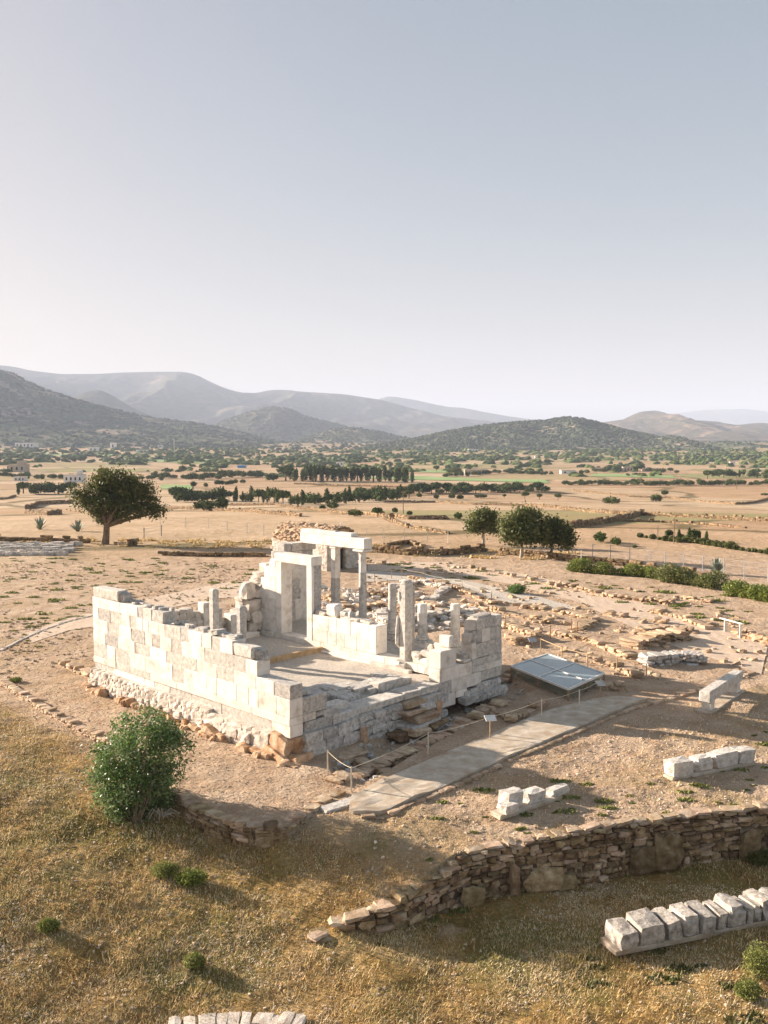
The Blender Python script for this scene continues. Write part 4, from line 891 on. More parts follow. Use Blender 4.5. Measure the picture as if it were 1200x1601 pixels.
# stored marble pieces in rows on the far left
pieces = []
rr_ = random.Random(4); gp = 'marble pieces laid in rows on the far left'
proto = []
for k in range(5):
    mb = MB(); stones(mb, [(0, 0, .16)], [(rr_.uniform(.25, .5), rr_.uniform(.2, .3), .2)], np.array([0.]), (M_old, M_grey, M_white, M_grey, M_pale)[k], .22, .14, .03); proto.append(mb.build('marble_piece', loc=(0, 0, 0)))
first = [True] * 5
for rw, (x0, x1, yp) in enumerate(((-20, 100, 868), (-20, 108, 864), (-25, 112, 860), (-20, 118, 856.5), (-20, 125, 853.5))):
    x = x0
    while x < x1:
        p = G(x, yp + rr_.uniform(-.6, .6)); k = rr_.randrange(5)
        o = proto[k] if first[k] else proto[k].copy()
        if not first[k]: COL.objects.link(o)
        first[k] = False; o.location = p; o.rotation_euler = (0, 0, rr_.uniform(-.4, .4)); s = rr_.uniform(.8, 1.3); o.scale = (s, s, s)
        tag(o, 'grey-white marble piece laid in the stored rows left of the windswept tree', 'marble piece', gp); x += rr_.uniform(8, 13)
# ------------------------------------------------------------------ glass shelter
gc = [G(800, 1050 + 12), G(880, 1083 + 0), G(943, 1067), G(853, 1037)]
gz = .45
fr_, bk = None, None
cor = [at(799, 1042, .45), at(888, 1078, .45), at(944, 1053, .45), at(856, 1023, .45)]
GS = thing('glass_shelter', 'low flat glass roof of four panes on metal posts over an excavation', 'shelter', (cor[0][0], cor[0][1], 0))
def lerp(p, q, t): return tuple(p[i] + (q[i] - p[i]) * t for i in range(3))
def quadpt(s, t): return lerp(lerp(cor[0], cor[1], s), lerp(cor[3], cor[2], s), t)
M_glass = bpy.data.materials.new('shelter_glass'); M_glass.use_nodes = True; _b = M_glass.node_tree.nodes['Principled BSDF']; _b.inputs['Base Color'].default_value = (.26, .34, .36, 1); _b.inputs['Roughness'].default_value = .25; _b.inputs['Alpha'].default_value = .86; _b.inputs['Specular IOR Level'].default_value = .8
M_glass2 = bpy.data.materials.new('side_glass'); M_glass2.use_nodes = True; _b = M_glass2.node_tree.nodes['Principled BSDF']; _b.inputs['Base Color'].default_value = (.30, .34, .26, 1); _b.inputs['Roughness'].default_value = .2; _b.inputs['Alpha'].default_value = .18
def bar(mb, p, q, w, h, m):
    p, q = Vector(p), Vector(q); d = (q - p); l = d.length; d.normalize(); s = d.cross(Vector((0, 0, 1)))
    if s.length < .01: s = Vector((1, 0, 0))
    s.normalize(); t = s.cross(d); cbox(mb, (p + q) / 2, (l / 2, w / 2, h / 2), m, d, s, t, .004)
for i in range(2):
    for j in range(2):
        mb = MB(); c = [quadpt(i * .5 + .01, j * .5 + .01), quadpt(i * .5 + .49, j * .5 + .01), quadpt(i * .5 + .49, j * .5 + .49), quadpt(i * .5 + .01, j * .5 + .49)]
        V = [(p[0], p[1], .465) for p in c] + [(p[0], p[1], .45) for p in c]
        mb.add(V, np.array([[0, 1, 2, 3], [7, 6, 5, 4], [0, 4, 5, 1], [1, 5, 6, 2], [2, 6, 7, 3], [3, 7, 4, 0]]), M_glass); mb.build('pane', GS)
mb = MB()
for s in (0, .5, 1): bar(mb, quadpt(s, 0), quadpt(s, 1), .07, .09, M_sign)
for t in (0, .5, 1): bar(mb, quadpt(0, t), quadpt(1, t), .065, .085, M_sign)
mb.build('frame', GS)
for s, t in ((0, 0), (.5, 0), (1, 0), (1, .5), (1, 1), (0, 1), (0, .5), (.5, 1)):
    p = quadpt(s, t); mb = MB(); cbox(mb, (p[0], p[1], .1), (.03, .03, .33), M_rust, ch=.005); mb.build('post', GS)
for p, q in ((quadpt(.01, 0), quadpt(.99, 0)), (quadpt(1, .01), quadpt(1, .99)), (quadpt(0, .01), quadpt(0, .99))):
    mb = MB(); V = [(p[0], p[1], .06), (q[0], q[1], .06), (q[0], q[1], .40), (p[0], p[1], .40)]; n_ = Vector((q[1] - p[1], p[0] - q[0], 0)).normalized() * .008; V += [(a[0] + n_[0], a[1] + n_[1], a[2]) for a in V]
    mb.add(V, np.array([[0, 1, 2, 3], [7, 6, 5, 4], [0, 4, 5, 1], [1, 5, 6, 2], [2, 6, 7, 3], [3, 7, 4, 0]]), M_glass2); mb.build('side_pane', GS)
# ------------------------------------------------------------------ signs, ropes, rails
def sign(px_, base_y, top_y, w, label, tilt=.5, yaw=0., m=None):
    p = G(px_, base_y); h = (base_y - top_y) / ppm(p)
    s = thing('information_sign', label, 'sign', p)
    mb = MB(); cbox(mb, (p[0], p[1], p[2] + h / 2 - .05), (.02, .02, h / 2 + .05), M_wood, ch=.004); mb.build('post', s)
    mb = MB(); cbox(mb, (p[0], p[1], p[2] + h), (w / 2, w * .38, .012), m or M_sign, (math.cos(yaw), math.sin(yaw), 0), (-math.sin(yaw) * math.cos(tilt), math.cos(yaw) * math.cos(tilt), math.sin(tilt)), (math.sin(yaw) * math.sin(tilt), -math.cos(yaw) * math.sin(tilt), math.cos(tilt)), .004)
    mb.build('board', s); return s
sign(766, 1158, 1122, .38, 'white tilted information sign on a post beside the rope and the concrete path', .45, .2)
sign(938, 1092, 1068, .38, 'dark framed information sign near the right corner of the glass shelter', .6, .3, M_grey)
sign(832, 1012, 1000, .4, 'small sign on a short post behind the glass shelter', .5, .2, M_metal)
def rope_line(pts, h, label, m=None, mr=None, sag=.06, name='rope_fence', pw=.02, rail=.008, nw=1):
    P = [G(x, y) for x, y in pts]; o = thing(name, label, 'fence', P[0])
    for p in P:
        mb = MB(); cbox(mb, (p[0], p[1], p[2] + h / 2 - .08), (pw, pw, h / 2 + .08), m or M_rust, ch=.004); mb.build('post', o)
    for lv in range(nw):
        mb = MB(); hh = h * (.95 - lv * .4)
        for p, q in zip(P[:-1], P[1:]):
            n = 7; tube(mb, [(p[0] + (q[0] - p[0]) * t, p[1] + (q[1] - p[1]) * t, p[2] + (q[2] - p[2]) * t + hh - sag * 4 * t * (1 - t)) for t in np.linspace(0, 1, n)], [rail] * n, mr or M_rope, 5)
        mb.build('rope', o)
    return o
rope_line([(512, 1210), (549, 1238), (669, 1180), (766, 1152), (846, 1124), (905, 1108), (938, 1090)], .75, 'rope fence on short posts running beside the concrete path', M_rope)
rope_line([(845, 1020), (878, 1035), (918, 1046), (964, 1052), (1010, 1062)], .7, 'railing behind the glass shelter with thin posts', M_wood, M_wood, .0, rail=.02)
rope_line([(585, 910), (612, 905), (628, 905), (658, 912), (690, 921), (722, 930), (758, 940), (768, 945)], .85, 'rope fence following the far gravel path behind the porch', M_wood)
rope_line([(830, 1010), (860, 998), (893, 988), (902, 992)], .7, 'short rusty rail near the end wall', M_rust, M_rust, 0)
rope_line([(768, 945), (745, 958), (760, 975), (790, 982)], .7, 'thin rope fence turning back towards the end wall', M_rust)
rope_line([(565, 925), (605, 927)], .95, 'pair of rusty posts with rope beyond the round column', M_rust)
# metal rail on the bare ground at right
p, q = G(1133, 988), G(1157, 998); h = 22 / ppm(p)
rs_ = thing('metal_rail', 'white metal rail on two posts standing on the bare ground at right', 'rail', p)
for w in (p, q):
    mb = MB(); cbox(mb, (w[0], w[1], w[2] + h / 2), (.05, .03, h / 2), M_sign, ch=.005); mb.build('post', rs_)
mb = MB(); bar(mb, (p[0] - .3, p[1], p[2] + h), (q[0] + .1, q[1], q[2] + h), .06, .06, M_sign); mb.build('rail', rs_)
# gate and posts by the windswept tree
p, q = G(225, 843), G(252, 838); gt = thing('field_gate', 'low pipe gate right of the windswept tree', 'gate', p)
for w in (p, q):
    mb = MB(); cbox(mb, (w[0], w[1], w[2] + .6), (.05, .05, .7), M_palebark, ch=.01); mb.build('post', gt)
mb = MB()
for z in (.4, .75, 1.1): bar(mb, (p[0], p[1], p[2] + z), (q[0], q[1], q[2] + z), .03, .03, M_metal)
mb.build('rail', gt)
# ------------------------------------------------------------------ chapel behind the temple
def chapel():
    g0 = G(512, 893); ux, uy = UA3, UB3; w, Lc, hs, zb = 3.1, 6.8, 2.2, g0[2] - .1
    def P(t, s, z): return (g0[0] + UA[0] * t + UB[0] * s, g0[1] + UA[1] * t + UB[1] * s, zb + z)
    th = thing('stone_chapel', 'small old stone chapel with barrel roof behind the temple doorway', 'chapel', g0)
    def bw(mb, t0, t1, s0, s1, z0, z1, m=M_rub): cbox(mb, P((t0 + t1) / 2, (s0 + s1) / 2, (z0 + z1) / 2), ((t1 - t0) / 2, (s1 - s0) / 2, (z1 - z0) / 2), m, ux, uy, (0, 0, 1), .02)
    mb = MB(); bw(mb, .05, Lc, .08, .5, 0, hs); bw(mb, .05, Lc, w - .5, w - .08, 0, hs); bw(mb, Lc - .4, Lc - .05, .5, w - .5, 0, hs); bw(mb, .08, .45, .08, 1.05, 0, hs + .2); bw(mb, .08, .45, 1.95, w - .08, 0, hs + .2)
    C, S, A_ = [], [], []; ang = math.atan2(UA[1], UA[0])
    z = 0.
    while z < hs:
        t = 0.
        while t < Lc: l = random.uniform(.25, .55); C.append(P(t + l / 2, .05, z + .12)); S.append((l / 2, .14, .13)); t += l
        s = .1
        while s < w:
            l = random.uniform(.2, .45)
            if not (1.0 < s + l / 2 < 2.0 and z < 1.95): C.append(P(.05, s + l / 2, z + .12)); S.append((.14, l / 2, .13))
            s += l
        z += .23
    stones(mb, C, S, np.full(len(C), ang), M_pale, .25, .14, .04); mb.build("wall", th)
    mb = MB(); C, S = [], []
    n = 14
    V = []; top = 1.35
    for t in (-.08, Lc + .1):
        for k in range(n + 1): w_ = math.pi * k / n; V.append(P(t, w / 2 - math.cos(w_) * (w / 2 + .1), hs + math.sin(w_) * top))
    q = [[k, n + 1 + k, n + 2 + k, k + 1] for k in range(n)]; mb.add(V, [np.array(q), np.array([[k for k in range(n + 1)]]), np.array([[2 * n + 1 - k for k in range(n + 1)]])], M_rub)
    for k in range(420):
        w_ = random.uniform(.1, math.pi - .1); t = random.uniform(0, Lc); C.append(P(t, w / 2 - math.cos(w_) * (w / 2 + .1), hs + math.sin(w_) * top)); S.append((random.uniform(.12, .26), random.uniform(.1, .2), .07))
    stones(mb, C, S, np.full(len(C), ang), M_earth, .35, .16, .3); mb.build("roof", th)
    mb = MB(); bw(mb, .3, .36, 1.05, 1.95, 0, 1.95, M_dark); mb.build('door', th)
    mb = MB(); C, S = [], []
    for k in range(9): w_ = math.pi * (k + .5) / 9; C.append(P(-.1, w / 2 - math.cos(w_) * (w / 2 + .02), hs + math.sin(w_) * top * .98)); S.append((.14, .2, .1))
    stones(mb, C, S, np.full(len(C), ang), M_dwall, .25, .1, .03); mb.build('arch', th)
    mb = MB(); bw(mb, .0, .08, w / 2 - .03, w / 2 + .03, hs + top, hs + top + .45, M_plaster); bw(mb, .0, .08, w / 2 - .13, w / 2 + .13, hs + top + .25, hs + top + .31, M_plaster); mb.build('cross', th)
chapel()
# ------------------------------------------------------------------ trees and plants
def tree(name, base, crowns, label, cat, n, ls, mleaf, mbark, tr=.16, fork=None, clump=0, clr=.5, shell=.45, group=None, depth=.75, seed=0):
    p = G(*base); k = 1 / ppm(p); rnd = random.Random(seed); t = thing(name, label, cat, p, group)
    ell = []
    for cx, cy, rx, ry in crowns:
        dx = (cx - base[0]) * k; dz = (base[1] - cy) * k; r = (rx + ry) / 2 * k * depth * 1.6
        ell.append((p[0] + dx, p[1] + rnd.uniform(-.5, .5) * r, p[2] + dz, rx * k, max(rx * k * depth, .2), ry * k))
    f = fork or (base[0], base[1] - 12); fx = p[0] + (f[0] - base[0]) * k; fz = p[2] + (base[1] - f[1]) * k
    mb = MB(); tube(mb, [(p[0], p[1], p[2] - .2), (p[0], p[1], p[2] + .05), ((p[0] + fx) / 2 + .03, p[1], (p[2] + fz) / 2), (fx, p[1], fz)], [tr * 1.5, tr * 1.25, tr, tr * .9], mbark, 8)
    mb.build('trunk', t)
    mb = MB()
    for e in ell:
        for j in range(3):
            q = (e[0] + rnd.uniform(-.5, .5) * e[3], e[1] + rnd.uniform(-.6, .6) * e[4], e[2] + rnd.uniform(-.3, .6) * e[5]); m_ = ((fx + q[0]) / 2 + rnd.uniform(-.1, .1) * e[3], (p[1] + q[1]) / 2, (fz + q[2]) / 2 + .12 * e[5])
            tube(mb, [(fx, p[1], fz - .05), m_, q], [tr * .6, tr * .32, tr * .1], mbark, 5)
    mb.build('limb', t)
    mb = MB(); leaves(mb, ell, n, ls, mleaf, shell, clump, clr); mb.build('crown', t); return t
tree('windswept_tree', (164, 851), [(152, 768, 26, 20), (182, 750, 34, 15), (212, 765, 34, 20), (236, 787, 19, 15), (130, 790, 17, 9), (165, 785, 28, 15), (205, 795, 32, 13), (190, 772, 30, 18), (245, 800, 14, 9), (128, 772, 14, 10), (160, 806, 16, 8)],
     'big dark windswept tree with a leaning flat crown beside the stored marble rows', 'tree', 16000, .15, M_leafd, M_bark, .36, (167, 822), 420, .75, .35, seed=3)
tree('orchard_tree', (755, 853), [(750, 813, 16, 14), (768, 818, 14, 15), (742, 824, 9, 8), (760, 806, 12, 8)], 'leftmost of the three trees standing together right of the temple', 'tree', 6000, .14, M_leafo, M_palebark, .13, (755, 834), 130, .7, .4, depth=.5, seed=5)
tree('orchard_tree', (815, 872), [(805, 822, 20, 17), (826, 810, 18, 13), (840, 831, 16, 16), (798, 837, 17, 12), (822, 832, 20, 16), (815, 803, 10, 7)], 'largest of the three trees, with a wide pale green crown in the middle', 'tree', 10000, .14, M_leafo, M_palebark, .15, (815, 848), 240, .75, .4, depth=.5, seed=6)
tree('orchard_tree', (861, 872), [(862, 828, 14, 13), (877, 833, 14, 15), (868, 820, 12, 8), (884, 846, 8, 10), (855, 842, 9, 10)], 'rightmost and darkest of the three trees right of the temple', 'tree', 5500, .14, M_leafd, M_bark, .13, (861, 846), 110, .7, .4, depth=.5, seed=7)
# big bush on the terrace edge
M_leafs = mat('silver_leaf', [(.12, .17, .08), (.20, .25, .13), (.30, .34, .20)], 2.0, .5, island=.35, trans=.25)
def shrub(name, base, crowns, label, n, ls, m, cat='bush', clump=0, clr=.3, shell=.5, group=None, depth=.9, asp=.35, dy=0., extra=None):
    p = G(*base); k = 1 / ppm(p); ell = [(p[0] + (cx - base[0]) * k, p[1] + dy + (0.15 * rx * k * ((i % 3) - 1)), p[2] + (base[1] - cy) * k, rx * k, rx * k * depth, ry * k) for i, (cx, cy, rx, ry) in enumerate(crowns)]
    t = thing(name, label, cat, p, group); mb = MB()
    for e in ell:
        for j in range(3): q = (e[0] + random.uniform(-.5, .5) * e[3], e[1] + random.uniform(-.5, .5) * e[4], e[2] + random.uniform(0, .5) * e[5]); tube(mb, [(p[0] + random.uniform(-.1, .1), p[1], p[2] - .05), ((p[0] + q[0]) / 2, (p[1] + q[1]) / 2, (p[2] + q[2]) / 2), q], [.02, .014, .006], M_bark, 4)
    mb.build('stem', t); mb = MB(); leaves(mb, ell, n, ls, m, shell, clump, clr, asp)
    if extra: leaves(mb, ell, n // 4, ls * 1.05, extra, .85, max(clump // 3, 0), clr * 1.3, asp)
    mb.build('foliage', t); return t
shrub('leafy_bush', (212, 1290), [(212, 1155, 50, 34), (172, 1202, 44, 38), (244, 1182, 46, 36), (200, 1228, 56, 42), (238, 1222, 42, 34), (165, 1242, 30, 30), (226, 1136, 30, 20), (196, 1266, 42, 24), (228, 1262, 36, 24), (172, 1266, 30, 20), (206, 1280, 42, 14), (150, 1215, 20, 20), (262, 1160, 20, 18)], 'big glossy green leafy bush at the edge of the temple terrace', 15000, .055, M_leafb, clump=420, clr=.24, shell=.45, asp=.42, dy=.7, depth=1.1, extra=M_leafs)
p = G(252, 1282); mb = MB()
for k in range(16):
    a = random.uniform(-2.6, .4); l = random.uniform(.3, .7); tube(mb, [(p[0], p[1], p[2] + .12), (p[0] + math.cos(a) * l * .5, p[1] + math.sin(a) * l * .4, p[2] + .2 + random.uniform(0, .2)), (p[0] + math.cos(a) * l, p[1] + math.sin(a) * l * .6, p[2] + random.uniform(.02, .3))], [.02, .014, .006], M_palebark, 5)
tag(mb.build('dead_branches', loc=p), 'grey dead branches lying at the foot of the big bush', 'branches')
for i, (b_, w, h, m, lab) in enumerate((((258, 1370), 22, 16, M_weed, 'left pale one of the two small shrubs touching each other in the meadow'), ((298, 1382), 26, 17, M_leafy, 'right brighter one of the two small shrubs touching each other in the meadow'), ((75, 1455), 17, 13, M_weed, 'small pale shrub in the meadow near the left edge'), ((303, 1512), 17, 15, M_weed, 'small pale shrub in the lower meadow below the pair'), ((1185, 1530), 26, 40, M_weed, 'tall feathery green shrub at the lower right edge'), ((1168, 1560), 22, 20, M_weed, 'low feathery shrub left of the tall one at the lower right edge'), ((1185, 1350), 26, 16, M_leafd, 'dark shrub in the shade under the retaining wall at right'), ((806, 928), 15, 10, M_leafb, 'dark green round bush by the rope fence right of the temple'), ((24, 1066), 10, 5, M_weed, 'tiny green weed clump on the terrace at far left'), ((655, 1103 - 35), 4, 3, M_weed, 'weed tuft on the temple step'), ((1000, 1110), 0, 0, None, ''))):
    if m is None: continue
    x, y = b_; shrub('small_shrub', b_, [(x, y - h * .8, w, h * .8), (x - w * .3, y - h * .6, w * .7, h * .6), (x + w * .4, y - h * .6, w * .7, h * .7)], lab, 2600 if w > 12 else 300, .03 if y > 1100 else .06, m, 'shrub', 0, .2, .3)
# agaves
def agave(base, r_px, h_px, label, n=22):
    p = G(*base); k = 1 / ppm(p); mb = MB()
    for i in range(n):
        a = 6.283 * i / n * 2.4; el = random.uniform(.25, 1.35); r = r_px * k * math.cos(el) * 1.15; h = h_px * k * math.sin(el) * 1.1 + .05; w = .17; d = np.array([math.cos(a), math.sin(a), 0]); s = np.array([-math.sin(a), math.cos(a), 0]); V = []
        for t in (0, .3, .65, 1.): c = np.array(p) + d * (r * t) + np.array([0, 0, h * t ** .85]); ww = w * (1 - t ** 2) + .004; V += [c - s * ww, c + np.array([0, 0, -.04 * (1 - t)]), c + s * ww]
        q = [[j * 3 + u, j * 3 + u + 1, j * 3 + u + 4, j * 3 + u + 3] for j in range(3) for u in (0, 1)]; mb.add(V, np.array(q), M_agave)
    return tag(mb.build('agave', loc=p), label, 'agave')
agave((62, 828), 15, 20, 'grey-green agave left of the windswept tree, the left one of two'); agave((121, 831), 15, 20, 'grey-green agave nearest the windswept tree'); agave((1120, 898), 18, 24, 'large spiky agave behind the hedge on the right', 30); agave((953, 880), 5, 7, 'small agave at the left behind the hedge', 12)
# hedges
def hedge(pts, h_px, label, m, n, ls=.09, name='hedge', mats=None, wmul=1.):
    P = [G(*q) for q in polysample(pts, 9)]; ell = []
    for q in P: k = 1 / ppm(q); h = h_px * k * random.uniform(.5, 1.25); ell.append((q[0], q[1] + random.uniform(-.2, .2), q[2] + h * .45, h * .75 * wmul, h * .6, h * .55))
    mb = MB(); leaves(mb, ell, n, ls, m, .4)
    return tag(mb.build(name, loc=P[0]), label, 'hedge')
hedge([(893, 893), (950, 898), (1010, 902), (1040, 908)], 20, 'pale green part of the long hedge on the right with a white post in it', M_leafy, 11000, .07)
hedge([(1045, 910), (1085, 916), (1120, 922)], 26, 'dense dark green end of the long hedge below the agave', M_leafo, 9000, .07)
hedge([(1145, 930), (1175, 936), (1215, 944)], 26, 'separate yellow-green hedge at the right frame edge', M_leafy, 8000, .07)
hedge([(1065, 846), (1110, 853), (1160, 861), (1210, 868)], 10, 'thin low hedge line below the small cypresses', M_leafo, 5000, .12)
hedge([(1000, 840), (1030, 844), (1060, 848)], 8, 'low bushes running up to the small cypresses', M_leafo, 2500, .12)
# far trees and bushes: templates in unit size, copied
def template(kind):
    mb = MB()
    if kind == 'round': E_ = [(0, 0, .5, .5, .5, .42), (.28, .1, .4, .3, .3, .32), (-.3, -.05, .42, .3, .3, .3)]
    elif kind == 'wide': E_ = [(0, 0, .42, .7, .5, .36), (.45, .1, .34, .4, .3, .28), (-.5, 0, .34, .4, .3, .28)]
    elif kind == 'tree': E_ = [(0, 0, .68, .5, .5, .28), (.22, 0, .62, .32, .3, .24), (-.25, .1, .66, .3, .3, .24)]; tube(mb, [(0, 0, -.05), (0, 0, .5)], [.05, .04], M_bark, 5)
    else: E_ = [(0, 0, .35, .16, .16, .35), (0, 0, .6, .13, .13, .36), (0, 0, .8, .07, .07, .22)]
    leaves(mb, E_, 640 if kind != 'cypress' else 340, .085 if kind != 'cypress' else .06, M_far, .35)
    for e in E_: blobs(mb, np.array([[e[0], e[1], e[2]]]), np.array([[e[3] * .6, e[4] * .6, e[5] * .6]]), M_far)
    return mb
TPL = {}
NAMES = {'round': 'round_bush', 'wide': 'spreading_bush', 'tree': 'field_tree', 'cypress': 'cypress_tree'}
def plant(kind, x, y, h_px, label, cat, group=None, wf=1.):
    p = G(x, y); s = h_px / ppm(p)
    if kind not in TPL: o = template(kind).build(NAMES[kind], loc=(0, 0, 0)); TPL[kind] = o
    else: o = TPL[kind].copy(); COL.objects.link(o)
    o.location = p; o.scale = (s * wf, s * wf, s); o.rotation_euler = (0, 0, random.uniform(0, 6.28)); tag(o, label, cat, group)
    if not group and 'group' in o: del o['group']
    return o
for kd, x, y, h, wf, lab in (
    ('wide', 320, 799, 24, 1., 'left half of the big dark bush pair below the hedgerow left of centre'), ('round', 346, 797, 24, 1., 'right half of the big dark bush pair below the hedgerow left of centre'),
    ('wide', 955, 789, 17, 1.2, 'round green bush alone in the straw field on the right'), ('round', 1026, 785, 15, 1.1, 'round bush in the straw field with a smaller tree behind it'), ('tree', 1039, 778, 12, 1., 'small tree just behind the round bush in the straw field'),
    ('tree', 872, 782, 11, 1., 'lone little tree right of the tree pair on the field edge'), ('tree', 820, 780, 12, 1.1, 'left tree of the pair on the field edge right of centre'), ('tree', 843, 781, 10, 1., 'right tree of the pair on the field edge right of centre'), ('tree', 788, 779, 7, 1., 'tiny single tree on the field edge'), ('wide', 752, 779, 9, 1.5, 'low wide clump of trees on the field edge'),
    ('round', 706, 780, 10, 1., 'small bush among the stones right of centre'), ('wide', 682, 780, 10, 1., 'wide bush among the stones in the middle field'), ('round', 655, 778, 9, 1., 'small bush left of the wide one in the middle field'), ('round', 632, 779, 8, 1., 'leftmost small bush of the middle field'), ('round', 719, 781, 9, 1.3, 'bush touching the right end of the stony field edge'),
    ('wide', 555, 808, 16, 1., 'bush left of the small bare tree above the temple'), ('tree', 590, 809, 17, 1., 'small tree above the architrave in the field'), ('wide', 520, 796, 17, 1., 'green bush above the chapel roof'), ('round', 504, 799, 12, 1., 'smaller bush left of the green bush above the chapel'), ('wide', 716, 812, 15, 1., 'dark bush left of the three trees'), ('round', 640, 806, 9, 1., 'low bush by the wooden pole above the temple'), ('round', 617, 802, 10, 1., 'bush near the pole in the field edge'),
    ('wide', 938, 848, 22, 1., 'big spreading green bush in the field left of the small cypresses'), ('wide', 962, 853, 18, .9, 'sloping right end of the big spreading bush'), ('wide', 992, 857, 7, 1.3, 'low dark scrub casting a long shadow right of the spreading bush'),
    ('cypress', 1061, 848, 22, 1., 'slender cypress next to the wooden pole on the right'), ('cypress', 1077, 847, 24, 1., 'tallest of the small cypresses on the right'), ('cypress', 1104, 849, 20, 1., 'cypress at the right end of the small group'), ('cypress', 1093, 847, 19, 1., 'twin cypress just left of the end one'), ('tree', 1085, 847, 20, 1., 'bushy tree between the small cypresses'), ('tree', 1045, 845, 18, .7, 'brownish small tree left of the wooden pole'),
    ('wide', 1195, 775, 6, 1.3, 'small bush at the right edge of the far field'), ('tree', 162, 748, 18, 1., 'dark tree seen above the crown of the windswept tree'), ('wide', 285, 738, 14, 1., 'dark bush pair above the green field at left'), ('round', 252, 752, 10, 1., 'round bush beside the green field at left'),
    ('wide', 425, 752, 17, 1.1, 'pale green bush in front of the poplar row'), ('tree', 1000, 735, 12, 1., 'tree by the far farm on the right'), ('tree', 855, 728, 11, 1., 'tree above the pale long farmhouse'), ('tree', 682, 738, 11, 1., 'tree at the left of the farm hedge'), ('wide', 712, 740, 14, .9, 'dark tree clump at the left end of the long farmhouse')):
    plant(kd, x, y, h, lab, 'bush' if kd in ('round', 'wide') else ('cypress' if kd == 'cypress' else 'tree'), None, wf)
rows = [([(272, 786), (330, 783), (400, 786), (470, 790), (545, 786), (640, 780)], 46, (16, 27), ('cypress', 'round', 'wide', 'tree', 'cypress'), 'tree of the dark mixed hedgerow crossing the plain left of centre', 'trees of the mixed hedgerow'),
    ([(560, 776), (650, 772), (750, 771), (850, 768)], 44, (11, 19), ('wide', 'round', 'wide', 'tree'), 'bush of the dense green hedgerow in the middle of the plain', 'bushes of the middle hedgerow'),
    ([(445, 752), (540, 753), (645, 754)], 34, (20, 28), ('cypress', 'cypress', 'cypress', 'tree'), 'tree of the tall poplar-like row left of centre', 'trees of the tall row'),
    ([(300, 752), (350, 747), (410, 747)], 13, (10, 16), ('wide', 'round'), 'dark bush in the clump around the blue shed', 'bushes round the blue shed'),
    ([(22, 773), (115, 773)], 9, (14, 24), ('cypress', 'round', 'tree'), 'small conifer of the short row at far left', 'conifers at far left'),
    ([(0, 745), (50, 750), (120, 748)], 12, (8, 12), ('wide', 'round'), 'bush near the houses at far left', 'bushes near the left houses'),
    ([(205, 752), (245, 748), (300, 750)], 9, (9, 14), ('wide', 'round'), 'bush right of the windswept tree beyond the field', 'bushes beyond the windswept tree'),
    ([(60, 722), (130, 722)], 6, (8, 12), ('wide',), 'dark tree clump above the white houses at left', 'clump above the left houses'),
    ([(880, 758), (1000, 758), (1100, 759), (1205, 758)], 44, (7, 12), ('wide', 'wide', 'round'), 'bush of the long green hedge on the right of the plain', 'bushes of the right hedge'),
    ([(905, 742), (960, 736), (1030, 738), (1060, 742)], 18, (7, 11), ('wide', 'round', 'tree'), 'tree around the farm buildings on the right', 'trees round the right farm'),
    ([(1100, 748), (1150, 745), (1205, 748)], 14, (9, 15), ('tree', 'cypress', 'round'), 'tree of the olive grove at the right edge', 'trees of the right grove'),
    ([(690, 745), (720, 746), (765, 742)], 8, (7, 11), ('wide', 'round'), 'bush near the long farmhouse', 'bushes near the long farmhouse'),
    ([(770, 740), (860, 742)], 11, (6, 9), ('wide', 'round'), 'bush right of the long farmhouse', 'bushes right of the long farmhouse'),
    ([(340, 760), (380, 757), (300, 762)], 8, (7, 11), ('round',), 'bush behind the mixed hedgerow', 'bushes behind the hedgerow')]
for pts, n, hr, kinds, lab, grp in rows:
    D = arc(pts); xs = [q[0] for q in pts]; ys = [q[1] for q in pts]
    for i in range(n):
        t = (i + random.uniform(.1, .9)) / n * D[-1]; kd = random.choice(kinds)
        plant(kd, float(np.interp(t, D, xs)), float(np.interp(t, D, ys)) + random.uniform(-1.5, 1.5), random.uniform(*hr), lab, 'tree' if kd in ('tree', 'cypress') else 'bush', grp, random.uniform(.9, 1.3))
# distant scrub of the plain reads as one mass
xs, ys = [], []
for y0 in (704, 707, 710, 713, 716, 719, 722, 726, 731, 737, 744, 763, 795):
    if y0 == 795: nn = 12
    nn = {704: 420, 707: 420, 710: 360, 713: 340, 716: 360, 719: 300, 722: 240, 726: 190, 731: 130, 737: 90, 744: 60, 763: 20, 795: 8}[y0]
    cl = RNG.random(nn // 7 + 2) * 1240 - 20; xs += list(cl[RNG.integers(0, len(cl), nn)] + RNG.normal(0, 16, nn)); ys += list(y0 + RNG.normal(0, .9, nn) + 0)
C = []; S = []
for x, y in zip(xs, ys):
    d = ray(x, y); tt = np.geomspace(60, 3500, 260); X = d[0] * tt; Y = d[1] * tt; dz = H + d[2] * tt - T(X, Y); k = int(np.argmax(dz < 0))
    if k == 0: continue
    f_ = dz[k - 1] / (dz[k - 1] - dz[k]); t_ = tt[k - 1] + (tt[k] - tt[k - 1]) * f_; X, Y = d[0] * t_, d[1] * t_; s = random.uniform(1.5, 4.2)
    if Y < 520: continue
    s = s * min(1., Y / 900)
    C.append((X, Y, Tf(X, Y) + s * .2)); S.append((s * random.uniform(1, 2.2), s, s * random.uniform(.6, 1)))
mb = MB(); blobs(mb, np.array(C), np.array(S), M_far); tag(mb.build('distant_shrubs'), 'distant shrubs and hedges sprinkled over the far plain', 'shrubs', kind='stuff')
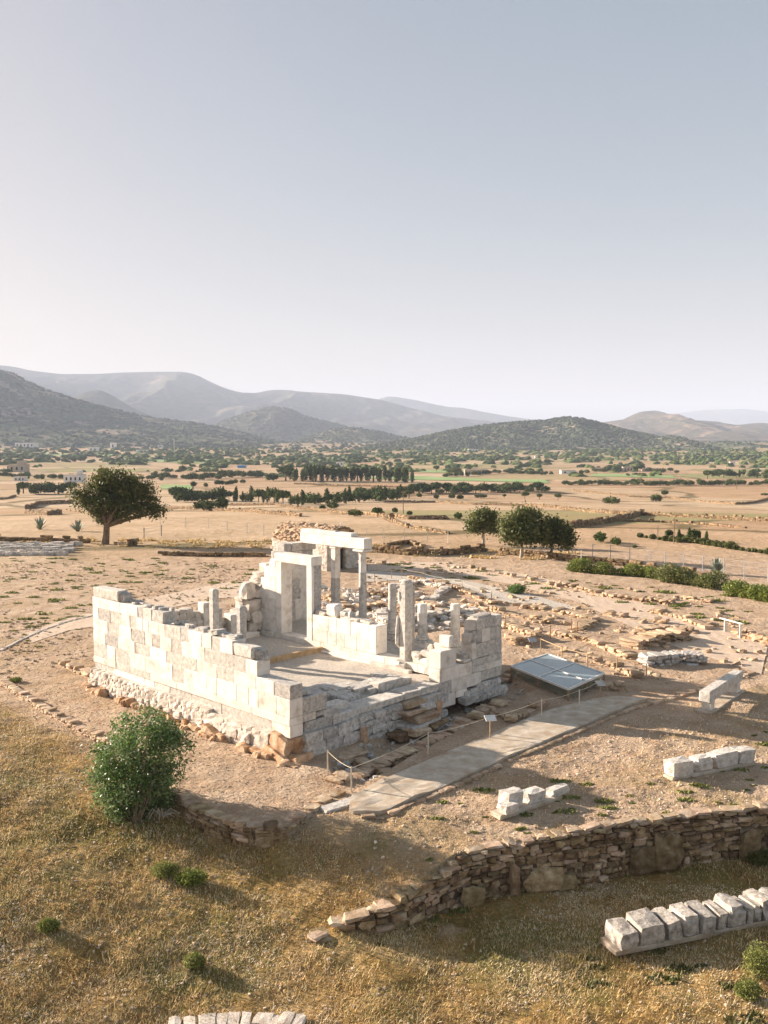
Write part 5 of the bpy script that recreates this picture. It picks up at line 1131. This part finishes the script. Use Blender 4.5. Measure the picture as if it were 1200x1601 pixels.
# scrub belt at the foot of the hills
n_ = 3000; th_ = RNG.uniform(-.5, .5, n_); r_ = RNG.uniform(1500, 2700, n_); X = np.sin(th_) * r_; Y = np.cos(th_) * r_; ok = fbm(X * .004, Y * .004, 4, 33) > RNG.uniform(-.08, .12, n_); X, Y, s = X[ok], Y[ok], RNG.uniform(2, 5, ok.sum())
mb = MB(); blobs(mb, np.stack([X, Y, T(X, Y) + s * .1], 1), np.stack([s * 1.2, s * 1.2, s * .8], 1), M_scrub); tag(mb.build('distant_shrubs'), 'scrub belt where the plain meets the hills', 'shrubs', kind='stuff')
# field walls
for pts, h, lab in (([(895, 767), (985, 777), (1050, 779), (1150, 789), (1185, 785), (1210, 778)], .9, 'stone field wall above the round bushes on the right'), ([(880, 797), (960, 804), (1010, 806), (1110, 811), (1210, 817)], .9, 'long stone field wall crossing the right fields'),
    ([(893, 825), (950, 818), (985, 811), (1005, 804)], 1.2, 'thicker stone wall slanting down towards the three trees'), ([(600, 786), (680, 786), (740, 789), (820, 791), (900, 797)], .9, 'stone field wall in the middle of the plain'),
    ([(350, 790), (430, 790), (520, 803), (640, 812), (700, 812)], .9, 'stone field wall above the chapel'), ([(300, 797), (380, 800), (470, 808)], .9, 'dark field wall right of the big bush pair'),
    ([(570, 862), (640, 868), (700, 868), (757, 862)], .9, 'dark embankment wall behind the chapel and columns'), ([(782, 866), (850, 872), (905, 880)], .8, 'embankment wall below the three trees'), ([(905, 878), (990, 886), (1060, 896), (1100, 903)], .7, 'shaded bank wall behind the long hedge'),
    ([(250, 868), (330, 870), (420, 870)], .45, 'low dark wall between the windswept tree and the temple'), ([(-20, 846), (60, 847), (140, 849)], .8, 'drystone wall behind the stored marble rows'), ([(40, 796), (60, 789), (115, 787)], 1.6, 'thick old wall behind the agaves'), ([(40, 803), (75, 806), (95, 804)], 1.2, 'collapsed end of the old wall by the left agave'), ([(-10, 782), (12, 780), (24, 776)], .8, 'short wall at the far left edge'), ([(255, 795), (300, 797)], .9, 'field wall right of the windswept tree'), ([(180, 852), (200, 854), (212, 852)], .7, 'small stone stump right of the windswept trunk'), ([(600, 812), (640, 826), (700, 835)], .6, 'field wall running down behind the embankment'), ([(460, 757), (560, 760), (650, 763)], .9, 'pale wall at the foot of the tall row'), ([(940, 815), (1040, 817), (1165, 826)], .5, 'low broken wall in the right field'), ([(600, 856), (640, 850), (660, 858)], .6, 'mound of stones behind the embankment wall')):
    P = [G(*q)[:2] for q in pts]
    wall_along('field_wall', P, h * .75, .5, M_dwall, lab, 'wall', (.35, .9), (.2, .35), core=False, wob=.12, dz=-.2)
for L_, R__, m_, lab in (([(560, 748), (860, 756)], [(600, 744), (850, 750)], 'g', ''), ([(196, 722), (330, 724)], [(200, 717), (330, 719)], 'g', ''), ([(480, 719), (560, 720)], [(482, 716), (560, 717)], 'g', ''), ([(640, 738), (760, 741)], [(660, 735), (765, 738)], 'g', ''), ([(30, 712), (180, 713)], [(40, 709), (180, 710)], 'g', ''), ([(250, 765), (300, 766)], [(252, 758), (300, 759)], 'g', ''), ([(920, 745), (1060, 748)], [(930, 741), (1050, 744)], 'g', '')):
    M_crop = mat('green_crop', [(.16, .26, .08), (.24, .34, .13), (.34, .38, .20)], .08, .95)
    ribbon('crop_field', [G(*q)[:2] for q in L_], [G(*q)[:2] for q in R__], M_crop, .25, 0, 8, 12)
# wire fences
def wire_fence(pts, h, label, n=1.):
    P = [G(*q) for q in pts]; o = thing('wire_fence', label, 'fence', P[0])
    for p in P:
        mb = MB(); tube(mb, [(p[0], p[1], p[2] - .1), (p[0], p[1], p[2] + h)], [.035, .03], M_metal, 6); mb.build('post', o)
    mb = MB()
    for z in (.3, .7, 1.): tube(mb, [(p[0], p[1], p[2] + h * z * .97) for p in P], [.007] * len(P), M_metal, 4)
    mb.build('wire', o)
wire_fence([(895, 872), (926, 875), (954, 877), (984, 881), (1015, 886), (1039, 889), (1068, 892), (1098, 897), (1131, 901), (1163, 905), (1200, 910)], 1.4, 'wire fence with thin posts running behind the long hedge')
wire_fence([(250, 820), (290, 824), (326, 827), (355, 830), (386, 834), (412, 837)], 1.3, 'wire fence with pale posts left of the chapel')
wire_fence([(573, 845), (600, 846), (632, 846), (668, 848), (700, 848)], 1.3, 'wire fence behind the embankment right of the chapel')
# poles
def pole(x, y, h_px, label, arm=True, m=None, name='utility_pole'):
    p = G(x, y); h = h_px / ppm(p); o = thing(name, label, 'pole', p); mb = MB(); tube(mb, [(p[0], p[1], p[2] - .2), (p[0], p[1], p[2] + h)], [h * .016 + .02, h * .011 + .015], m or M_bark, 7); mb.build('shaft', o)
    if arm: mb = MB(); cbox(mb, (p[0], p[1], p[2] + h * .93), (h * .09, .06, .06), M_wood, ch=.01); mb.build('crossarm', o)
pole(630, 803, 36, 'wooden pole above the right end of the architrave'); pole(816, 797, 14, 'short dark pole above the three trees', False); pole(1053, 850, 40, 'tall wooden pole beside the small cypresses'); pole(1028, 841, 20, 'thin pole left of the tall pole by the cypresses', False); pole(1151, 765, 20, 'pole by the right hedge of the plain'); pole(1002, 760, 20, 'pole in the middle of the right hedge')
pole(479, 784, 24, 'white pole in front of the mixed hedgerow', False, M_sign); pole(335, 781, 18, 'pole at the left of the mixed hedgerow', False); pole(908, 894, 34, 'white lamp-like post standing in the left end of the hedge', False, M_sign); pole(700, 849, 18, 'white post left of the three trees', False, M_sign); pole(32, 758, 20, 'pole near the far left houses'); pole(272, 708, 22, 'pale pole among the far left houses', False, M_sign); pole(690, 742, 10, 'short pole beside the long farmhouse')
# houses
def house(x, y, w_px, h_px, label, m=None, win=3, dm=.6, extra=None):
    p = G(x, y); k = 1 / ppm(p); w, h = w_px * k, h_px * k; dpt = w * dm; o = thing('farmhouse', label, 'house', p); z = p[2] - .5
    mb = MB(); cbox(mb, (p[0], p[1] + dpt / 2, z + h / 2 + .2), (w / 2, dpt / 2, h / 2 + .2), m or M_plaster, ch=.03)
    if extra: ex, ew, eh = extra; cbox(mb, (p[0] + ex * w, p[1] + dpt / 2, z + h * eh / 2 + .4), (w * ew / 2, dpt * .4, h * eh / 2 + .3), m or M_plaster, ch=.03)
    mb.build('wall', o); mb = MB(); cbox(mb, (p[0], p[1] + dpt / 2, z + h + .45), (w / 2 + .2, dpt / 2 + .2, .1), M_concrete, ch=.02); mb.build('roof', o)
    for i in range(win):
        mb = MB(); cbox(mb, (p[0] + (i - (win - 1) / 2) * w / (win + .3), p[1] - .01, z + h * .5 + .3), (w / (win + 1) * .22, .06, h * .2), M_dark, ch=.01); mb.build('window', o)
M_tan = mat('tan_render', [(.42, .34, .25), (.55, .46, .36)], .5, .9)
for a_ in ((38, 700, 30, 8, 'long white house at far left below the dark hill', None, 5), (26, 738, 26, 12, 'grey-white unfinished house cluster at far left', M_concrete, 3, .7, (.2, .4, 1.4)), (30, 752, 18, 7, 'small low white house below the grey cluster at far left'), (114, 754, 30, 12, 'modern white house with a dark window band left of the windswept tree', None, 4, .6, (.25, .2, 1.5)), (145, 706, 14, 7, 'small white house right of the long far left house', None, 2), (176, 702, 9, 10, 'tiny white house with a blue wall among trees', None, 1), (286, 693, 20, 7, 'white house cluster near the foot of the left hill', None, 3, .6, (.2, .3, 1.5)), (158, 685, 20, 4, 'distant white building on the slope at left', None, 3), (222, 708, 20, 5, 'low bluish roofed house among trees at left', None, 2), (520, 748, 9, 8, 'white building peeping through the tall row', None, 1), (531, 728, 12, 6, 'small flat house above the tall row', None, 2),
    (744, 742, 36, 8, 'long pale farmhouse with many windows in the middle of the plain', M_tan, 7, .35), (888, 741, 22, 6, 'white shed right of the long farmhouse', None, 2), (954, 736, 11, 6, 'white hut at the left end of the right farm', None, 1), (982, 737, 16, 7, 'flat-roofed farm building in the right farm', M_tan, 3), (1018, 737, 26, 5, 'low long building of the right farm behind green trees', M_tan, 4, .4), (1145, 728, 8, 6, 'tiny pale house at the right edge of the plain', None, 1), (590, 712, 8, 3, 'very small pale house in the plain above the tall row', None, 1), (655, 700, 9, 3, 'faint small white house near the foot of the hills at centre', None, 1), (455, 702, 9, 3, 'tiny white house left of centre near the hills', None, 1), (70, 686, 10, 4, 'small white house on the lower slope at far left', None, 2), (1085, 712, 9, 4, 'small pale house below the right spur', None, 1), (840, 716, 8, 3, 'tiny pale house below the dark low hill', None, 1), (330, 690, 10, 4, 'small white house among the scrub left of centre', None, 2), (250, 700, 9, 4, 'white cottage between two tree clumps at left', None, 1), (740, 705, 16, 3, 'faint pale buildings at the foot of the dark low hill', None, 3)):
    house(*a_)
p = G(378, 732); k = 1 / ppm(p); mb = MB(); cbox(mb, (p[0], p[1], p[2] + 2.4 * k), (7 * k, 4 * k, 2.6 * k), M_plaster, ch=.02); sh = thing('blue_shed', 'small shed with a bright blue side in the dark clump left of centre', 'shed', p); mb.build('wall', sh); mb = MB(); cbox(mb, (p[0], p[1] - 4 * k - .05, p[2] + 2.6 * k), (6.5 * k, .05, 2 * k), M_blue, ch=.01); mb.build('door', sh)
# ------------------------------------------------------------------ dry grass and weeds
def grass(n, region, dens, l0, l1, m, label, width=.012, flat=.5, seed=0, dmin=11, dmax=45, name='dry_grass'):
    r = dmin * (dmax / dmin) ** RNG.random(n * 3); th_ = RNG.uniform(-.47, .47, n * 3); x = r * np.sin(th_); y = r * np.cos(th_)
    ok = region(x, y) & ((fbm(x * dens, y * dens, 4, seed + 120) + RNG.uniform(-.16, .16, n * 3)) > .0); x, y = x[ok][:n], y[ok][:n]; N = len(x); z = T(x, y)
    a = RNG.random(N) * 6.283; l = RNG.uniform(l0, l1, N); lean = RNG.uniform(flat, 1.5, N); w = width * np.maximum(1, np.hypot(x, y) / 18)
    dx, dy, dz = np.cos(a) * np.sin(lean) * l, np.sin(a) * np.sin(lean) * l, np.cos(lean) * l + .02; b = a + 1.57
    P0 = np.stack([x - np.cos(b) * w, y - np.sin(b) * w, z - .01], 1); P1_ = np.stack([x + np.cos(b) * w, y + np.sin(b) * w, z - .01], 1); P2_ = np.stack([x + dx, y + dy, z + dz], 1)
    mb = MB(); mb.add(np.stack([P0, P1_, P2_], 1).reshape(-1, 3), np.arange(3 * N).reshape(-1, 3), m); return tag(mb.build(name), label, 'grass', kind='stuff')
def rg_meadow(x, y):
    ds = (x + .5) * (-.634) + (y - 17.3) * (-.774); return ((ds > -3.6) & ~inpoly(x, y, P1)) | inpoly(x, y, P2)
def rg_strip(x, y): return ~inpoly(x, y, P1) & ~inpoly(x, y, P2) & (y < 36)
grass(95000, rg_meadow, 1.1, .04, .13, M_straw, 'matted dry golden grass of the foreground meadow', .009, .5, 1)
grass(150000, rg_meadow, .6, .02, .07, M_litter, 'pale broken straw litter lying on the meadow', .009, 1.3, 6, name='straw_litter')
grass(50000, rg_strip, .9, .015, .05, M_litter, 'pale straw litter between the path and the retaining wall', .008, 1.3, 7, name='straw_litter')
grass(12000, rg_meadow, .35, .10, .26, M_straw, 'taller dry stalks in the foreground meadow', .005, .1, 2)
grass(20000, rg_meadow, .8, .04, .13, M_weed, 'olive green weeds among the dry grass', .010, .2, 3, name='green_weeds')
grass(16000, rg_strip, 1.1, .04, .12, M_straw, 'sparse dry grass between the path and the retaining wall', .010, .3, 4)
def clumps(poly, n, label, size=(.15, .5), m=None, seed=0, per=60):
    xs_ = [q[0] for q in poly]; ys_ = [q[1] for q in poly]; cx_ = RNG.uniform(min(xs_), max(xs_), n * 4); cy_ = RNG.uniform(min(ys_), max(ys_), n * 4); ok = inpoly(cx_, cy_, poly); cx_, cy_ = cx_[ok][:n], cy_[ok][:n]; n = len(cx_)
    s = size[0] + (size[1] - size[0]) * RNG.random(n) ** 2; i = RNG.integers(0, n, n * per); a = RNG.random(n * per) * 6.283; r = np.sqrt(RNG.random(n * per)) * s[i]; x = cx_[i] + np.cos(a) * r * 1.5; y = cy_[i] + np.sin(a) * r * .8; z = T(x, y); h = s[i] * RNG.uniform(.15, .5, n * per); w = .02 + .0009 * np.hypot(x, y)
    b = RNG.random(n * per) * 6.283; P0 = np.stack([x - np.cos(b) * w, y - np.sin(b) * w, z], 1); P1_ = np.stack([x + np.cos(b) * w, y + np.sin(b) * w, z], 1); P2_ = np.stack([x + np.sin(b) * h * .7, y - np.cos(b) * h * .4, z + h], 1)
    mb = MB(); mb.add(np.stack([P0, P1_, P2_], 1).reshape(-1, 3), np.arange(3 * n * per).reshape(-1, 3), m or M_weed); tag(mb.build('weed_clumps'), label, 'weeds', kind='stuff')
clumps(px2([(0, 870), (420, 875), (400, 925), (150, 985), (0, 1040)]), 170, 'low green weeds dotted over the bare ground left of the temple', (.10, .36), M_weed, 0, 40)
clumps(px2([(700, 1240), (1200, 1140), (1200, 1265), (800, 1320), (600, 1400), (480, 1400)]), 60, 'small green weeds between the path and the retaining wall', (.06, .22))
clumps(px2([(560, 870), (1150, 930), (1200, 1000), (900, 930), (600, 900)]), 70, 'weeds along the embankment behind the ruins', (.15, .5))
clumps(px2([(0, 850), (420, 862), (900, 880), (900, 868), (420, 845), (0, 840)]), 200, 'yellowish grass fringe along the edge of the site', (.2, .7), M_straw)
clumps([(1, 14), (12, 14), (14, 20.5), (4, 19.5)], 60, 'dark green weeds below the retaining wall', (.1, .3), M_leafd)
